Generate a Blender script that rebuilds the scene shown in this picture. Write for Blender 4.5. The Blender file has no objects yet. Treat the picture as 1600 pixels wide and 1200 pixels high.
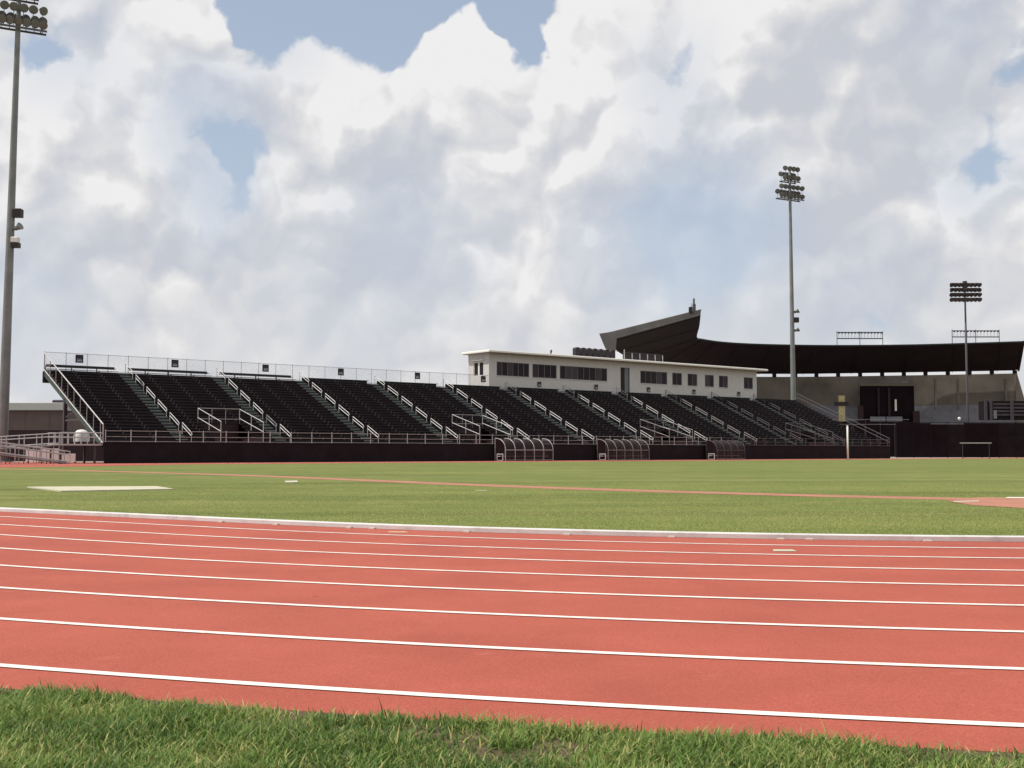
import bpy, math, random
import numpy as np
from mathutils import Vector, Matrix
random.seed(7)
rng = np.random.default_rng(11)
scn = bpy.context.scene
col = scn.collection

# ------------------------------------------------------------------ camera
F_PX, HZ, CAM_H = 1800.0, 706.0, 1.0478
PITCH = math.atan((HZ - 600) / F_PX)
cam_d = bpy.data.cameras.new('camera')
cam = bpy.data.objects.new('camera', cam_d)
col.objects.link(cam)
cam.location = (0, 0, CAM_H)
cam.rotation_euler = (math.radians(90) + PITCH, 0, 0)
cam_d.sensor_width = 36
cam_d.lens = 36 * F_PX / 1600
cam_d.clip_start = 0.05
cam_d.clip_end = 9000
scn.camera = cam


def ray(x, y):
    """unit direction in the world of a point of the photograph"""
    a, b = x - 800, y - 600
    return Vector((a, F_PX * math.cos(PITCH) + b * math.sin(PITCH), F_PX * math.sin(PITCH) - b * math.cos(PITCH))).normalized()


def gp(x, y, z=0.0):
    d = ray(x, y)
    t = (z - CAM_H) / d.z
    return Vector((d.x * t, d.y * t, z))


def at(x, y, Y):
    d = ray(x, y)
    t = Y / d.y
    return Vector((d.x * t, Y, CAM_H + d.z * t))


# ------------------------------------------------------------------ sky, sun, exposure
SUN_AZ = Vector((-.995, -.06, 0)).normalized()
SUN_EL = math.radians(55)
SKY_STRENGTH = 0.1
sun_dir = Vector((SUN_AZ.x * math.cos(SUN_EL), SUN_AZ.y * math.cos(SUN_EL), math.sin(SUN_EL)))
sd = bpy.data.lights.new('sun', 'SUN')
sd.energy = 4.2
sd.angle = math.radians(0.53)
sd.color = (1.0, 0.95, 0.87)
sun = bpy.data.objects.new('sun', sd)
col.objects.link(sun)
sun.rotation_euler = (-sun_dir).to_track_quat('-Z', 'Y').to_euler()
sun.location = (-60, 0, 120)

scn.view_settings.view_transform = 'Standard'
scn.view_settings.look = 'None'
scn.view_settings.exposure = 0.0
scn.view_settings.gamma = 1.0
scn.view_settings.use_curve_mapping = False

world = bpy.data.worlds.new('World')
scn.world = world
world.use_nodes = True
scn.cycles.max_bounces = 5
scn.cycles.diffuse_bounces = 2
scn.cycles.glossy_bounces = 2
scn.cycles.transparent_max_bounces = 8


def build_world():
    nt = world.node_tree
    nt.nodes.clear()
    N, Lk = nt.nodes, nt.links

    def node(t, **kw):
        n = N.new(t)
        for k, v in kw.items():
            setattr(n, k, v)
        return n

    def put(sock, v):
        if isinstance(v, bpy.types.NodeSocket):
            Lk.new(v, sock)
        elif v is not None:
            sock.default_value = v

    def m(op, a, b=None, c=None, clamp=False):
        n = node('ShaderNodeMath', operation=op, use_clamp=clamp)
        put(n.inputs[0], a)
        if b is not None:
            put(n.inputs[1], b)
        if c is not None:
            put(n.inputs[2], c)
        return n.outputs[0]

    def vm(op, a, b=None, scale=None):
        n = node('ShaderNodeVectorMath', operation=op)
        put(n.inputs[0], a)
        if b is not None:
            put(n.inputs[1], b)
        if scale is not None:
            put(n.inputs['Scale'], scale)
        return n.outputs['Value'] if op in ('DISTANCE', 'DOT_PRODUCT', 'LENGTH') else n.outputs[0]

    def noise(vec, scale, detail, rough, dist=0.0, vec_out=False):
        n = node('ShaderNodeTexNoise')
        put(n.inputs['Vector'], vec)
        n.inputs['Scale'].default_value = scale
        n.inputs['Detail'].default_value = detail
        n.inputs['Roughness'].default_value = rough
        n.inputs['Distortion'].default_value = dist
        return n.outputs['Color'] if vec_out else n.outputs[0]

    def mr(v, a, b, c, d, smooth=True):
        n = node('ShaderNodeMapRange', interpolation_type='SMOOTHSTEP' if smooth else 'LINEAR')
        n.clamp = True
        put(n.inputs[0], v)
        for i, q in enumerate((a, b, c, d)):
            put(n.inputs[1 + i], q)
        return n.outputs[0]

    def mix(f, a, b):
        n = node('ShaderNodeMix', data_type='RGBA')
        put(n.inputs[0], f)
        put(n.inputs[6], a)
        put(n.inputs[7], b)
        return n.outputs[2]

    def blobs(vec, lst):
        tot = None
        for (x, y, r, a) in lst:
            d = vm('DISTANCE', vec, tuple(ray(x, y)))
            w = mr(d, 0.0, r * 1.9 / F_PX, a, 0.0)
            tot = w if tot is None else m('ADD', tot, w)
        return tot

    tc = node('ShaderNodeTexCoord').outputs['Generated']
    dirv = vm('NORMALIZE', tc)
    # billowing edges: coarse drift, then round puffs at two sizes
    w1 = vm('SUBTRACT', noise(dirv, 7.0, 1.0, 0.5, vec_out=True), (0.5, 0.5, 0.5))
    w2 = vm('SUBTRACT', noise(dirv, 30.0, 3.0, 0.55, vec_out=True), (0.5, 0.5, 0.5))
    wd = vm('ADD', dirv, vm('SCALE', w1, scale=0.045))
    w3 = vm('SUBTRACT', noise(vm('ADD', dirv, (5.3, 2.2, 1.9)), 15.0, 1.0, 0.5, vec_out=True), (0.5, 0.5, 0.5))
    wd = vm('ADD', wd, vm('SCALE', w3, scale=0.036))
    wd = vm('ADD', wd, vm('SCALE', w2, scale=0.030))

    def puffs(vec, scale, detail=1.0):
        n = node('ShaderNodeTexVoronoi', feature='F1')
        put(n.inputs['Vector'], vec)
        n.inputs['Scale'].default_value = scale
        n.inputs['Detail'].default_value = detail
        n.inputs['Roughness'].default_value = 0.45
        d = n.outputs['Distance']
        return m('SUBTRACT', 0.42, m('MULTIPLY', d, d))
    # where the blue shows between the clouds
    gaps = [(350, 10, 45, .9), (455, 22, 84, 1.3), (590, -5, 100, 1.5), (735, -25, 82, 1.4), (825, 8, 58, 1.2), (812, 66, 28, .9), (640, 40, 40, .5),
            (390, 90, 48, .6), (292, 190, 34, .7), (335, 250, 40, .75), (372, 315, 34, .7), (45, 62, 55, .8), (120, 95, 50, .3),
            (1062, 88, 42, .8), (1040, 150, 38, .6),
            (1455, 20, 32, .5), (1590, 40, 55, .7), (1575, 235, 70, .8), (1520, 260, 40, .4), (1015, 240, 40, .3),
            (400, 240, 30, .5)]
    thin = [(320, 230, 75, .5), (430, 70, 60, .3), (620, 300, 70, .2), (1110, 315, 95, .62), (1030, 400, 110, .62), (1130, 420, 80, .4), (1225, 365, 50, .35), (690, 400, 80, .2), (560, 420, 130, .22), (20, 480, 110, .4),
            (1540, 260, 70, .45), (330, 330, 60, .45), (300, 150, 50, .4), (1050, 120, 70, .35), (1480, 40, 60, .4), (120, 90, 70, .35), (1330, 470, 90, .3)]
    solid = [(690, 66, 36, .7), (752, 82, 36, .6), (500, 100, 45, .4), (880, 60, 50, .5), (520, 150, 95, .45), (700, 120, 90, .45), (930, 110, 120, .5), (160, 60, 110, .5), (230, 270, 80, .45), (1180, 120, 150, .5),
             (820, 400, 80, .5), (1560, 320, 70, .4), (1080, 255, 55, .5), (940, 380, 30, .35), (1400, 180, 170, .5), (310, 300, 45, .4)]
    gl = blobs(wd, gaps)
    so = blobs(wd, solid)
    big = noise(vm('ADD', wd, (3.1, 1.7, 0.4)), 3.2, 2.0, 0.5)

    def body(vec):
        fn = m('MULTIPLY', m('SUBTRACT', noise(vec, 11.0, 6.0, 0.60), 0.5), 1.5)
        return m('ADD', fn, m('ADD', m('MULTIPLY', puffs(vec, 13.0), 0.42), m('MULTIPLY', puffs(vec, 34.0, 0.0), 0.24)))
    fine = body(wd)
    f0 = m('ADD', m('MULTIPLY_ADD', big, 0.9, 0.30), fine)
    f0 = m('SUBTRACT', m('ADD', f0, so), gl)
    # near the horizon the clouds close up
    sep = node('ShaderNodeSeparateXYZ')
    put(sep.inputs[0], dirv)
    el = sep.outputs[2]
    f0 = m('ADD', f0, mr(el, 0.0, 0.19, 0.42, 0.0))
    cover = mr(f0, 0.0, 0.30, 0.0, 1.0)
    cover = m('MULTIPLY', cover, m('SUBTRACT', 1.0, m('MINIMUM', blobs(wd, thin), 0.8)))
    # cloud light: thick lit heads, thin or low parts greyer; taken from the field towards the sun
    step = (-0.009, 0.0, 0.016)
    wd_s = vm('ADD', wd, step)
    def coarse(vec):
        return m('ADD', m('MULTIPLY', noise(vec, 12.0, 4.0, 0.55), 0.8), m('ADD', m('MULTIPLY', puffs(vec, 12.0), 0.55), m('MULTIPLY', puffs(vec, 31.0, 0.0), 0.27)))
    slope = m('SUBTRACT', coarse(wd), coarse(wd_s))
    puff = noise(vm('ADD', wd, (0.0, 0.0, 0.4)), 9.0, 4.0, 0.55)
    bright = [(520, 105, 80, .55), (700, 85, 75, .6), (620, 135, 70, .35), (930, 60, 90, .5), (840, 110, 60, .4), (960, 190, 90, .3), (200, 25, 90, .4), (235, 255, 62, .55), (310, 300, 42, .45),
              (60, 165, 70, .35), (800, 400, 85, .42), (1570, 305, 62, .6), (1490, 330, 40, .4), (1135, 105, 85, .45), (1080, 235, 62, .4), (505, 200, 60, .35), (770, 240, 70, .3),
              (945, 375, 26, .35), (1060, 460, 50, .15), (690, 480, 80, .12), (180, 160, 60, .2), (450, 330, 55, .2)]
    grey = [(620, 320, 150, .42), (560, 400, 120, .4), (1290, 190, 105, .5), (1390, 150, 110, .3), (1330, 380, 130, .5), (1420, 470, 110, .35), (210, 370, 110, .35), (160, 95, 80, .25),
            (940, 290, 70, .32), (1210, 470, 90, .2), (60, 440, 110, .3), (1530, 90, 90, .25), (350, 480, 120, .12), (1250, 60, 90, .2), (170, 220, 40, .2), (760, 330, 50, .3)]
    wd2 = vm('ADD', wd, vm('SCALE', w2, scale=0.05))
    light = m('ADD', 0.56, m('SUBTRACT', blobs(wd2, bright), m('MULTIPLY', blobs(wd2, grey), 0.62)))
    light = m('ADD', light, m('MULTIPLY', slope, 1.85))
    light = m('ADD', light, m('MULTIPLY', m('SUBTRACT', puff, 0.5), 0.5))
    light = m('ADD', light, m('MULTIPLY', m('SUBTRACT', big, 0.5), 0.5))
    light = m('ADD', 0.60, m('MULTIPLY', m('SUBTRACT', light, 0.60), mr(el, 0.02, 0.24, 0.32, 1.0)))
    ramp = node('ShaderNodeValToRGB')
    put(ramp.inputs[0], light)
    e = ramp.color_ramp.elements
    e[0].position, e[0].color = 0.0, (0.575, 0.595, 0.65, 1)
    e[1].position, e[1].color = 0.92, (0.87, 0.86, 0.862, 1)
    q = e.new(0.35)
    q.color = (0.65, 0.662, 0.70, 1)
    q = e.new(0.62)
    q.color = (0.735, 0.735, 0.75, 1)
    cloud = vm('SCALE', ramp.outputs[0], scale=1.0 / SKY_STRENGTH)
    sky = node('ShaderNodeTexSky', sky_type='NISHITA')
    sky.sun_disc = False
    sky.sun_elevation = SUN_EL
    sky.sun_rotation = math.atan2(SUN_AZ.x, SUN_AZ.y)
    sky.air_density = 1.0
    sky.dust_density = 2.0
    sky.ozone_density = 1.0
    # thin high veil everywhere pales the blue, more so towards the horizon
    veil = vm('SCALE', tuple((0.56, 0.655, 0.79)), scale=1.0 / SKY_STRENGTH)
    blue = mix(mr(el, 0.02, 0.42, 0.80, 0.52), sky.outputs[0], veil)
    out = mix(cover, blue, cloud)
    bg = node('ShaderNodeBackground')
    put(bg.inputs[0], out)
    bg.inputs[1].default_value = SKY_STRENGTH
    wo = node('ShaderNodeOutputWorld')
    Lk.new(bg.outputs[0], wo.inputs[0])
    world.cycles.sampling_method = 'NONE'


build_world()

# ------------------------------------------------------------------ materials
MATS = {}


def mat(name, color, rough=0.7, metal=0.0, var=0.12, scale=3.0, detail=5.0, bump=0.0, bscale=40.0, spec=0.4, second=None, coat=0.0, stretch=None):
    if name in MATS:
        return MATS[name]
    mt = bpy.data.materials.new(name)
    mt.use_nodes = True
    nt = mt.node_tree
    b = nt.nodes['Principled BSDF']
    b.inputs['Roughness'].default_value = rough
    b.inputs['Metallic'].default_value = metal
    b.inputs['Specular IOR Level'].default_value = spec
    tc = nt.nodes.new('ShaderNodeTexCoord')
    vec = tc.outputs['Object']
    if stretch:
        mp = nt.nodes.new('ShaderNodeMapping')
        mp.inputs['Scale'].default_value = stretch
        nt.links.new(vec, mp.inputs[0])
        vec = mp.outputs[0]
    n = nt.nodes.new('ShaderNodeTexNoise')
    n.inputs['Scale'].default_value = scale
    n.inputs['Detail'].default_value = detail
    n.inputs['Roughness'].default_value = 0.62
    nt.links.new(vec, n.inputs['Vector'])
    r = nt.nodes.new('ShaderNodeValToRGB')
    c2 = second or tuple(min(1, c * (1 + var)) for c in color)
    c1 = tuple(c * (1 - var) for c in color)
    r.color_ramp.elements[0].position = 0.3
    r.color_ramp.elements[1].position = 0.7
    r.color_ramp.elements[0].color = (*c1, 1)
    r.color_ramp.elements[1].color = (*c2, 1)
    nt.links.new(n.outputs[0], r.inputs[0])
    nt.links.new(r.outputs[0], b.inputs['Base Color'])
    if bump:
        nb = nt.nodes.new('ShaderNodeTexNoise')
        nb.inputs['Scale'].default_value = bscale
        nb.inputs['Detail'].default_value = 4
        nt.links.new(tc.outputs['Object'], nb.inputs['Vector'])
        bp = nt.nodes.new('ShaderNodeBump')
        bp.inputs['Strength'].default_value = bump
        bp.inputs['Distance'].default_value = 0.02
        nt.links.new(nb.outputs[0], bp.inputs['Height'])
        nt.links.new(bp.outputs[0], b.inputs['Normal'])
    MATS[name] = mt
    return mt


M_white = mat('white_wall', (0.53, 0.515, 0.51), .75, var=.05, scale=1.2)
M_trim = mat('cream_trim', (0.72, 0.70, 0.65), .6, var=.04)
M_dark = mat('dark_stand', (0.022, 0.0145, 0.0185), .75, var=.3, scale=1.5, spec=.2)
M_seat = mat('dark_seat', (0.026, 0.0175, 0.0225), .6, var=.25, scale=.8, spec=.25)
M_board = mat('dark_green_board', (0.022, 0.028, 0.028), .6, var=.2, spec=.25)
M_green = mat('green_steel', (0.035, 0.060, 0.052), .55, var=.25)
M_step = mat('step_aluminium', (0.15, 0.16, 0.16), .6, var=.35, scale=2.0)
M_rail = mat('rail_aluminium', (0.42, 0.41, 0.41), .5, metal=.15, var=.15)
M_raildark = mat('rail_dark', (0.26, 0.235, 0.23), .55, metal=.15, var=.2)  # darker grey version of the rail colour
M_fence = mat('fence_wire', (0.42, 0.43, 0.45), .6, var=.1)
M_glass = mat('window_glass', (0.018, 0.012, 0.017), .1, var=.4, scale=.6, spec=.12)
M_glass2 = mat('window_glass_blind', (0.040, 0.026, 0.038), .2, var=.3, scale=.6, spec=.15)
M_glass3 = mat('window_glass_dim', (0.027, 0.016, 0.020), .15, var=.3, scale=.6, spec=.3)
M_mull = mat('window_frame', (0.14, 0.12, 0.13), .5, var=.1)
M_conc = mat('concrete', (0.21, 0.20, 0.195), .85, var=.2, scale=.8, bump=.2)
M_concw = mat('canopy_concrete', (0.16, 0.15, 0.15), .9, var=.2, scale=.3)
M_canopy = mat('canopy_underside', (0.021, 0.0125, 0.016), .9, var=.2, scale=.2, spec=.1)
M_brown = mat('grandstand_wall', (0.15, 0.125, 0.11), .9, var=.25, scale=.15, second=(0.20, 0.175, 0.15))
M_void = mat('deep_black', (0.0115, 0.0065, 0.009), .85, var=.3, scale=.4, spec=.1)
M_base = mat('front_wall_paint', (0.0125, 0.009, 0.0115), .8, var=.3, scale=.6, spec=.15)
M_bracket = mat('kerb_bracket', (0.50, 0.40, 0.35), .8, var=.2)
M_chalk = mat('faded_chalk', (0.50, 0.27, 0.17), .85, var=.2, scale=6)
M_blueg = mat('blue_grey_wall', (0.19, 0.19, 0.22), .85, var=.2, scale=.5)
M_light = mat('pale_slot', (0.8, 0.77, 0.74), .7, var=.03)
M_yellow = mat('yellow_paint', (0.50, 0.43, 0.22), .7, var=.2)
M_mast = mat('galvanised_steel', (0.19, 0.20, 0.20), .55, metal=.25, var=.2, scale=.6)
M_lamp = mat('lamp_housing', (0.10, 0.095, 0.09), .5, metal=.3, var=.2)
M_lens = mat('lamp_lens', (0.15, 0.152, 0.158), .2, var=.1)
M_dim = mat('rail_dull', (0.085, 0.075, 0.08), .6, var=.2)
M_brk = mat('bracket_steel', (0.085, 0.075, 0.08), .6, var=.3)
M_darkmast = mat('dark_mast', (0.055, 0.045, 0.055), .6, var=.2)
M_maroon = mat('maroon_panel', (0.030, 0.013, 0.017), .6, var=.3, spec=.25)
M_bluewall = mat('left_building_wall', (0.11, 0.082, 0.075), .9, var=.15, scale=.4)
M_fascia = mat('pale_fascia', (0.40, 0.41, 0.39), .8, var=.08)
M_kerb = mat('kerb_white', (0.60, 0.585, 0.575), .7, var=.12, scale=1.6, bump=.1)
M_pad = mat('pad_concrete', (0.47, 0.44, 0.33), .9, var=.18, scale=2)
M_line = mat('line_paint', (0.78, 0.70, 0.64), .75, var=.10, scale=5.0)
M_mark = mat('sign_mark', (0.45, 0.44, 0.45), .7, var=.05)
M_sign = mat('sign_face', (0.022, 0.020, 0.028), .6, var=.1)
M_blackbox = mat('black_box', (0.023, 0.0155, 0.021), .6, var=.2)
M_whitebox = mat('white_box', (0.70, 0.69, 0.66), .5, var=.05)


def mesh_fence():
    mt = bpy.data.materials.new('chain_link')
    mt.use_nodes = True
    nt = mt.node_tree
    b = nt.nodes['Principled BSDF']
    b.inputs['Base Color'].default_value = (.38, .39, .41, 1)
    b.inputs['Roughness'].default_value = .6
    tc = nt.nodes.new('ShaderNodeTexCoord')
    sp = nt.nodes.new('ShaderNodeSeparateXYZ')
    nt.links.new(tc.outputs['Object'], sp.inputs[0])

    def mm(op, a, bb):
        n = nt.nodes.new('ShaderNodeMath')
        n.operation = op
        for i, v in enumerate((a, bb)):
            if isinstance(v, bpy.types.NodeSocket):
                nt.links.new(v, n.inputs[i])
            else:
                n.inputs[i].default_value = v
        return n.outputs[0]
    p1 = mm('PINGPONG', mm('MULTIPLY', mm('ADD', sp.outputs[0], sp.outputs[2]), 14), .5)
    p2 = mm('PINGPONG', mm('MULTIPLY', mm('SUBTRACT', sp.outputs[0], sp.outputs[2]), 14), .5)
    wire = mm('LESS_THAN', mm('MINIMUM', p1, p2), .035)
    nt.links.new(wire, b.inputs['Alpha'])
    return mt


M_chain = mesh_fence()


def track_material():
    mt = bpy.data.materials.new('track_rubber')
    mt.use_nodes = True
    nt = mt.node_tree
    b = nt.nodes['Principled BSDF']
    b.inputs['Roughness'].default_value = .9
    b.inputs['Specular IOR Level'].default_value = .25
    tc = nt.nodes.new('ShaderNodeTexCoord')

    def nz(s, d, r=.6):
        n = nt.nodes.new('ShaderNodeTexNoise')
        n.inputs['Scale'].default_value = s
        n.inputs['Detail'].default_value = d
        n.inputs['Roughness'].default_value = r
        nt.links.new(tc.outputs['Object'], n.inputs['Vector'])
        return n.outputs[0]

    def mixc(f, a, bb, t='MIX'):
        n = nt.nodes.new('ShaderNodeMix')
        n.data_type = 'RGBA'
        n.blend_type = t
        for i, v in ((0, f), (6, a), (7, bb)):
            if isinstance(v, bpy.types.NodeSocket):
                nt.links.new(v, n.inputs[i])
            else:
                n.inputs[i].default_value = v
        return n.outputs[2]

    def ramp(v, p0, p1):
        n = nt.nodes.new('ShaderNodeMapRange')
        nt.links.new(v, n.inputs[0])
        n.inputs[1].default_value = p0
        n.inputs[2].default_value = p1
        return n.outputs[0]
    c = mixc(ramp(nz(.9, 5), .35, .65), (.365, .074, .047, 1), (.46, .100, .063, 1))
    c = mixc(ramp(nz(150, 2, .7), .32, .68), mixc(.55, c, (.17, .034, .026, 1)), mixc(.26, c, (.62, .20, .14, 1)))
    spots = nt.nodes.new('ShaderNodeTexVoronoi')
    spots.inputs['Scale'].default_value = 1.1
    nt.links.new(tc.outputs['Object'], spots.inputs['Vector'])
    c = mixc(ramp(spots.outputs['Distance'], .03, .015), c, (.17, .05, .04, 1))
    c = mixc(ramp(nz(.28, 6, .65), .52, .85), c, (.27, .062, .043, 1))
    c = mixc(ramp(nz(48, 3, .7), .38, .70), mixc(.16, c, (.18, .04, .03, 1)), c)
    c = mixc(ramp(nz(2.6, 7, .75), .60, .95), c, (.52, .17, .12, 1))
    nt.links.new(c, b.inputs['Base Color'])
    bp = nt.nodes.new('ShaderNodeBump')
    bp.inputs['Strength'].default_value = .5
    bp.inputs['Distance'].default_value = .004
    nt.links.new(nz(230, 3), bp.inputs['Height'])
    nt.links.new(bp.outputs[0], b.inputs['Normal'])
    return mt


def lawn_material(name, cols):
    mt = bpy.data.materials.new(name)
    mt.use_nodes = True
    nt = mt.node_tree
    b = nt.nodes['Principled BSDF']
    b.inputs['Roughness'].default_value = .95
    b.inputs['Specular IOR Level'].default_value = .1
    tc = nt.nodes.new('ShaderNodeTexCoord')

    def nz(s, d, r=.6, st=None):
        n = nt.nodes.new('ShaderNodeTexNoise')
        n.inputs['Scale'].default_value = s
        n.inputs['Detail'].default_value = d
        n.inputs['Roughness'].default_value = r
        v = tc.outputs['Object']
        if st:
            mp = nt.nodes.new('ShaderNodeMapping')
            mp.inputs['Rotation'].default_value = (0, 0, st[1])
            mp.inputs['Scale'].default_value = st[0]
            nt.links.new(v, mp.inputs[0])
            v = mp.outputs[0]
        nt.links.new(v, n.inputs['Vector'])
        return n.outputs[0]

    def mixc(f, a, bb):
        n = nt.nodes.new('ShaderNodeMix')
        n.data_type = 'RGBA'
        for i, v in ((0, f), (6, a), (7, bb)):
            if isinstance(v, bpy.types.NodeSocket):
                nt.links.new(v, n.inputs[i])
            else:
                n.inputs[i].default_value = v
        return n.outputs[2]

    def rg(v, p0, p1):
        n = nt.nodes.new('ShaderNodeMapRange')
        nt.links.new(v, n.inputs[0])
        n.inputs[1].default_value = p0
        n.inputs[2].default_value = p1
        return n.outputs[0]
    a, bb, dry = cols
    c = mixc(rg(nz(.12, 5, .65), .38, .62), (*a, 1), (*bb, 1))
    c = mixc(rg(nz(1.0, 4, .6, ((.04, .45, 1), math.radians(-12))), .42, .70), c, (*[q * .62 for q in a], 1))
    dryf = nt.nodes.new('ShaderNodeMath')
    dryf.operation = 'MULTIPLY'
    nt.links.new(rg(nz(.55, 6, .7), .5, .8), dryf.inputs[0])
    dryf.inputs[1].default_value = .8
    c = mixc(dryf.outputs[0], c, (*dry, 1))
    c = mixc(rg(nz(9, 4, .7), .3, .8), mixc(.25, c, (.02, .03, .01, 1)), mixc(.15, c, (*dry, 1)))
    nt.links.new(c, b.inputs['Base Color'])
    bp = nt.nodes.new('ShaderNodeBump')
    bp.inputs['Strength'].default_value = .8
    bp.inputs['Distance'].default_value = .03
    nt.links.new(nz(18, 5, .7), bp.inputs['Height'])
    nt.links.new(bp.outputs[0], b.inputs['Normal'])
    return mt


M_track = track_material()
M_lawn = lawn_material('infield_lawn', ((.155, .198, .055), (.205, .230, .068), (.31, .285, .11)))
M_soil = mat('verge_soil', (0.095, 0.068, 0.038), .95, second=(.15, .105, .058), var=.4, scale=14, bump=.6, bscale=60)
M_runway = mat('runway_rubber', (0.36, 0.155, 0.10), .9, var=.15, scale=1.2)
M_apron = mat('apron_concrete', (0.30, 0.27, 0.24), .9, var=.15, scale=.7)


def grass_material(name, c0, c1, c2):
    mt = bpy.data.materials.new(name)
    mt.use_nodes = True
    nt = mt.node_tree
    b = nt.nodes['Principled BSDF']
    b.inputs['Roughness'].default_value = .55
    b.inputs['Specular IOR Level'].default_value = .25
    at_ = nt.nodes.new('ShaderNodeAttribute')
    at_.attribute_name = 'tint'
    r = nt.nodes.new('ShaderNodeValToRGB')
    r.color_ramp.elements[0].position = 0
    r.color_ramp.elements[0].color = (*c0, 1)
    r.color_ramp.elements[1].position = 1
    r.color_ramp.elements[1].color = (*c2, 1)
    e = r.color_ramp.elements.new(.6)
    e.color = (*c1, 1)
    nt.links.new(at_.outputs['Fac'], r.inputs[0])
    nt.links.new(r.outputs[0], b.inputs['Base Color'])
    tr = nt.nodes.new('ShaderNodeBsdfTranslucent')
    nt.links.new(r.outputs[0], tr.inputs[0])
    mx = nt.nodes.new('ShaderNodeMixShader')
    mx.inputs[0].default_value = .3
    nt.links.new(b.outputs[0], mx.inputs[1])
    nt.links.new(tr.outputs[0], mx.inputs[2])
    nt.links.new(mx.outputs[0], nt.nodes['Material Output'].inputs[0])
    return mt


def wear(m_, under, scale, lo, hi):
    """let the surface below show through thin, scuffed paint"""
    nt = m_.node_tree
    b = nt.nodes['Principled BSDF']
    src = b.inputs['Base Color'].links[0].from_socket
    tc = nt.nodes.new('ShaderNodeTexCoord')
    n = nt.nodes.new('ShaderNodeTexNoise')
    n.inputs['Scale'].default_value = scale
    n.inputs['Detail'].default_value = 7
    n.inputs['Roughness'].default_value = .7
    nt.links.new(tc.outputs['Object'], n.inputs['Vector'])
    r = nt.nodes.new('ShaderNodeMapRange')
    r.inputs[1].default_value, r.inputs[2].default_value = lo, hi
    nt.links.new(n.outputs[0], r.inputs[0])
    mx = nt.nodes.new('ShaderNodeMix')
    mx.data_type = 'RGBA'
    nt.links.new(r.outputs[0], mx.inputs[0])
    nt.links.new(src, mx.inputs[6])
    mx.inputs[7].default_value = (*under, 1)
    nt.links.new(mx.outputs[2], b.inputs['Base Color'])


wear(M_line, (.45, .19, .14), 9.0, .52, .95)
wear(M_kerb, (.30, .27, .25), 3.0, .50, .95)
wear(M_white, (.33, .31, .29), .7, .55, 1.0)


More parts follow.
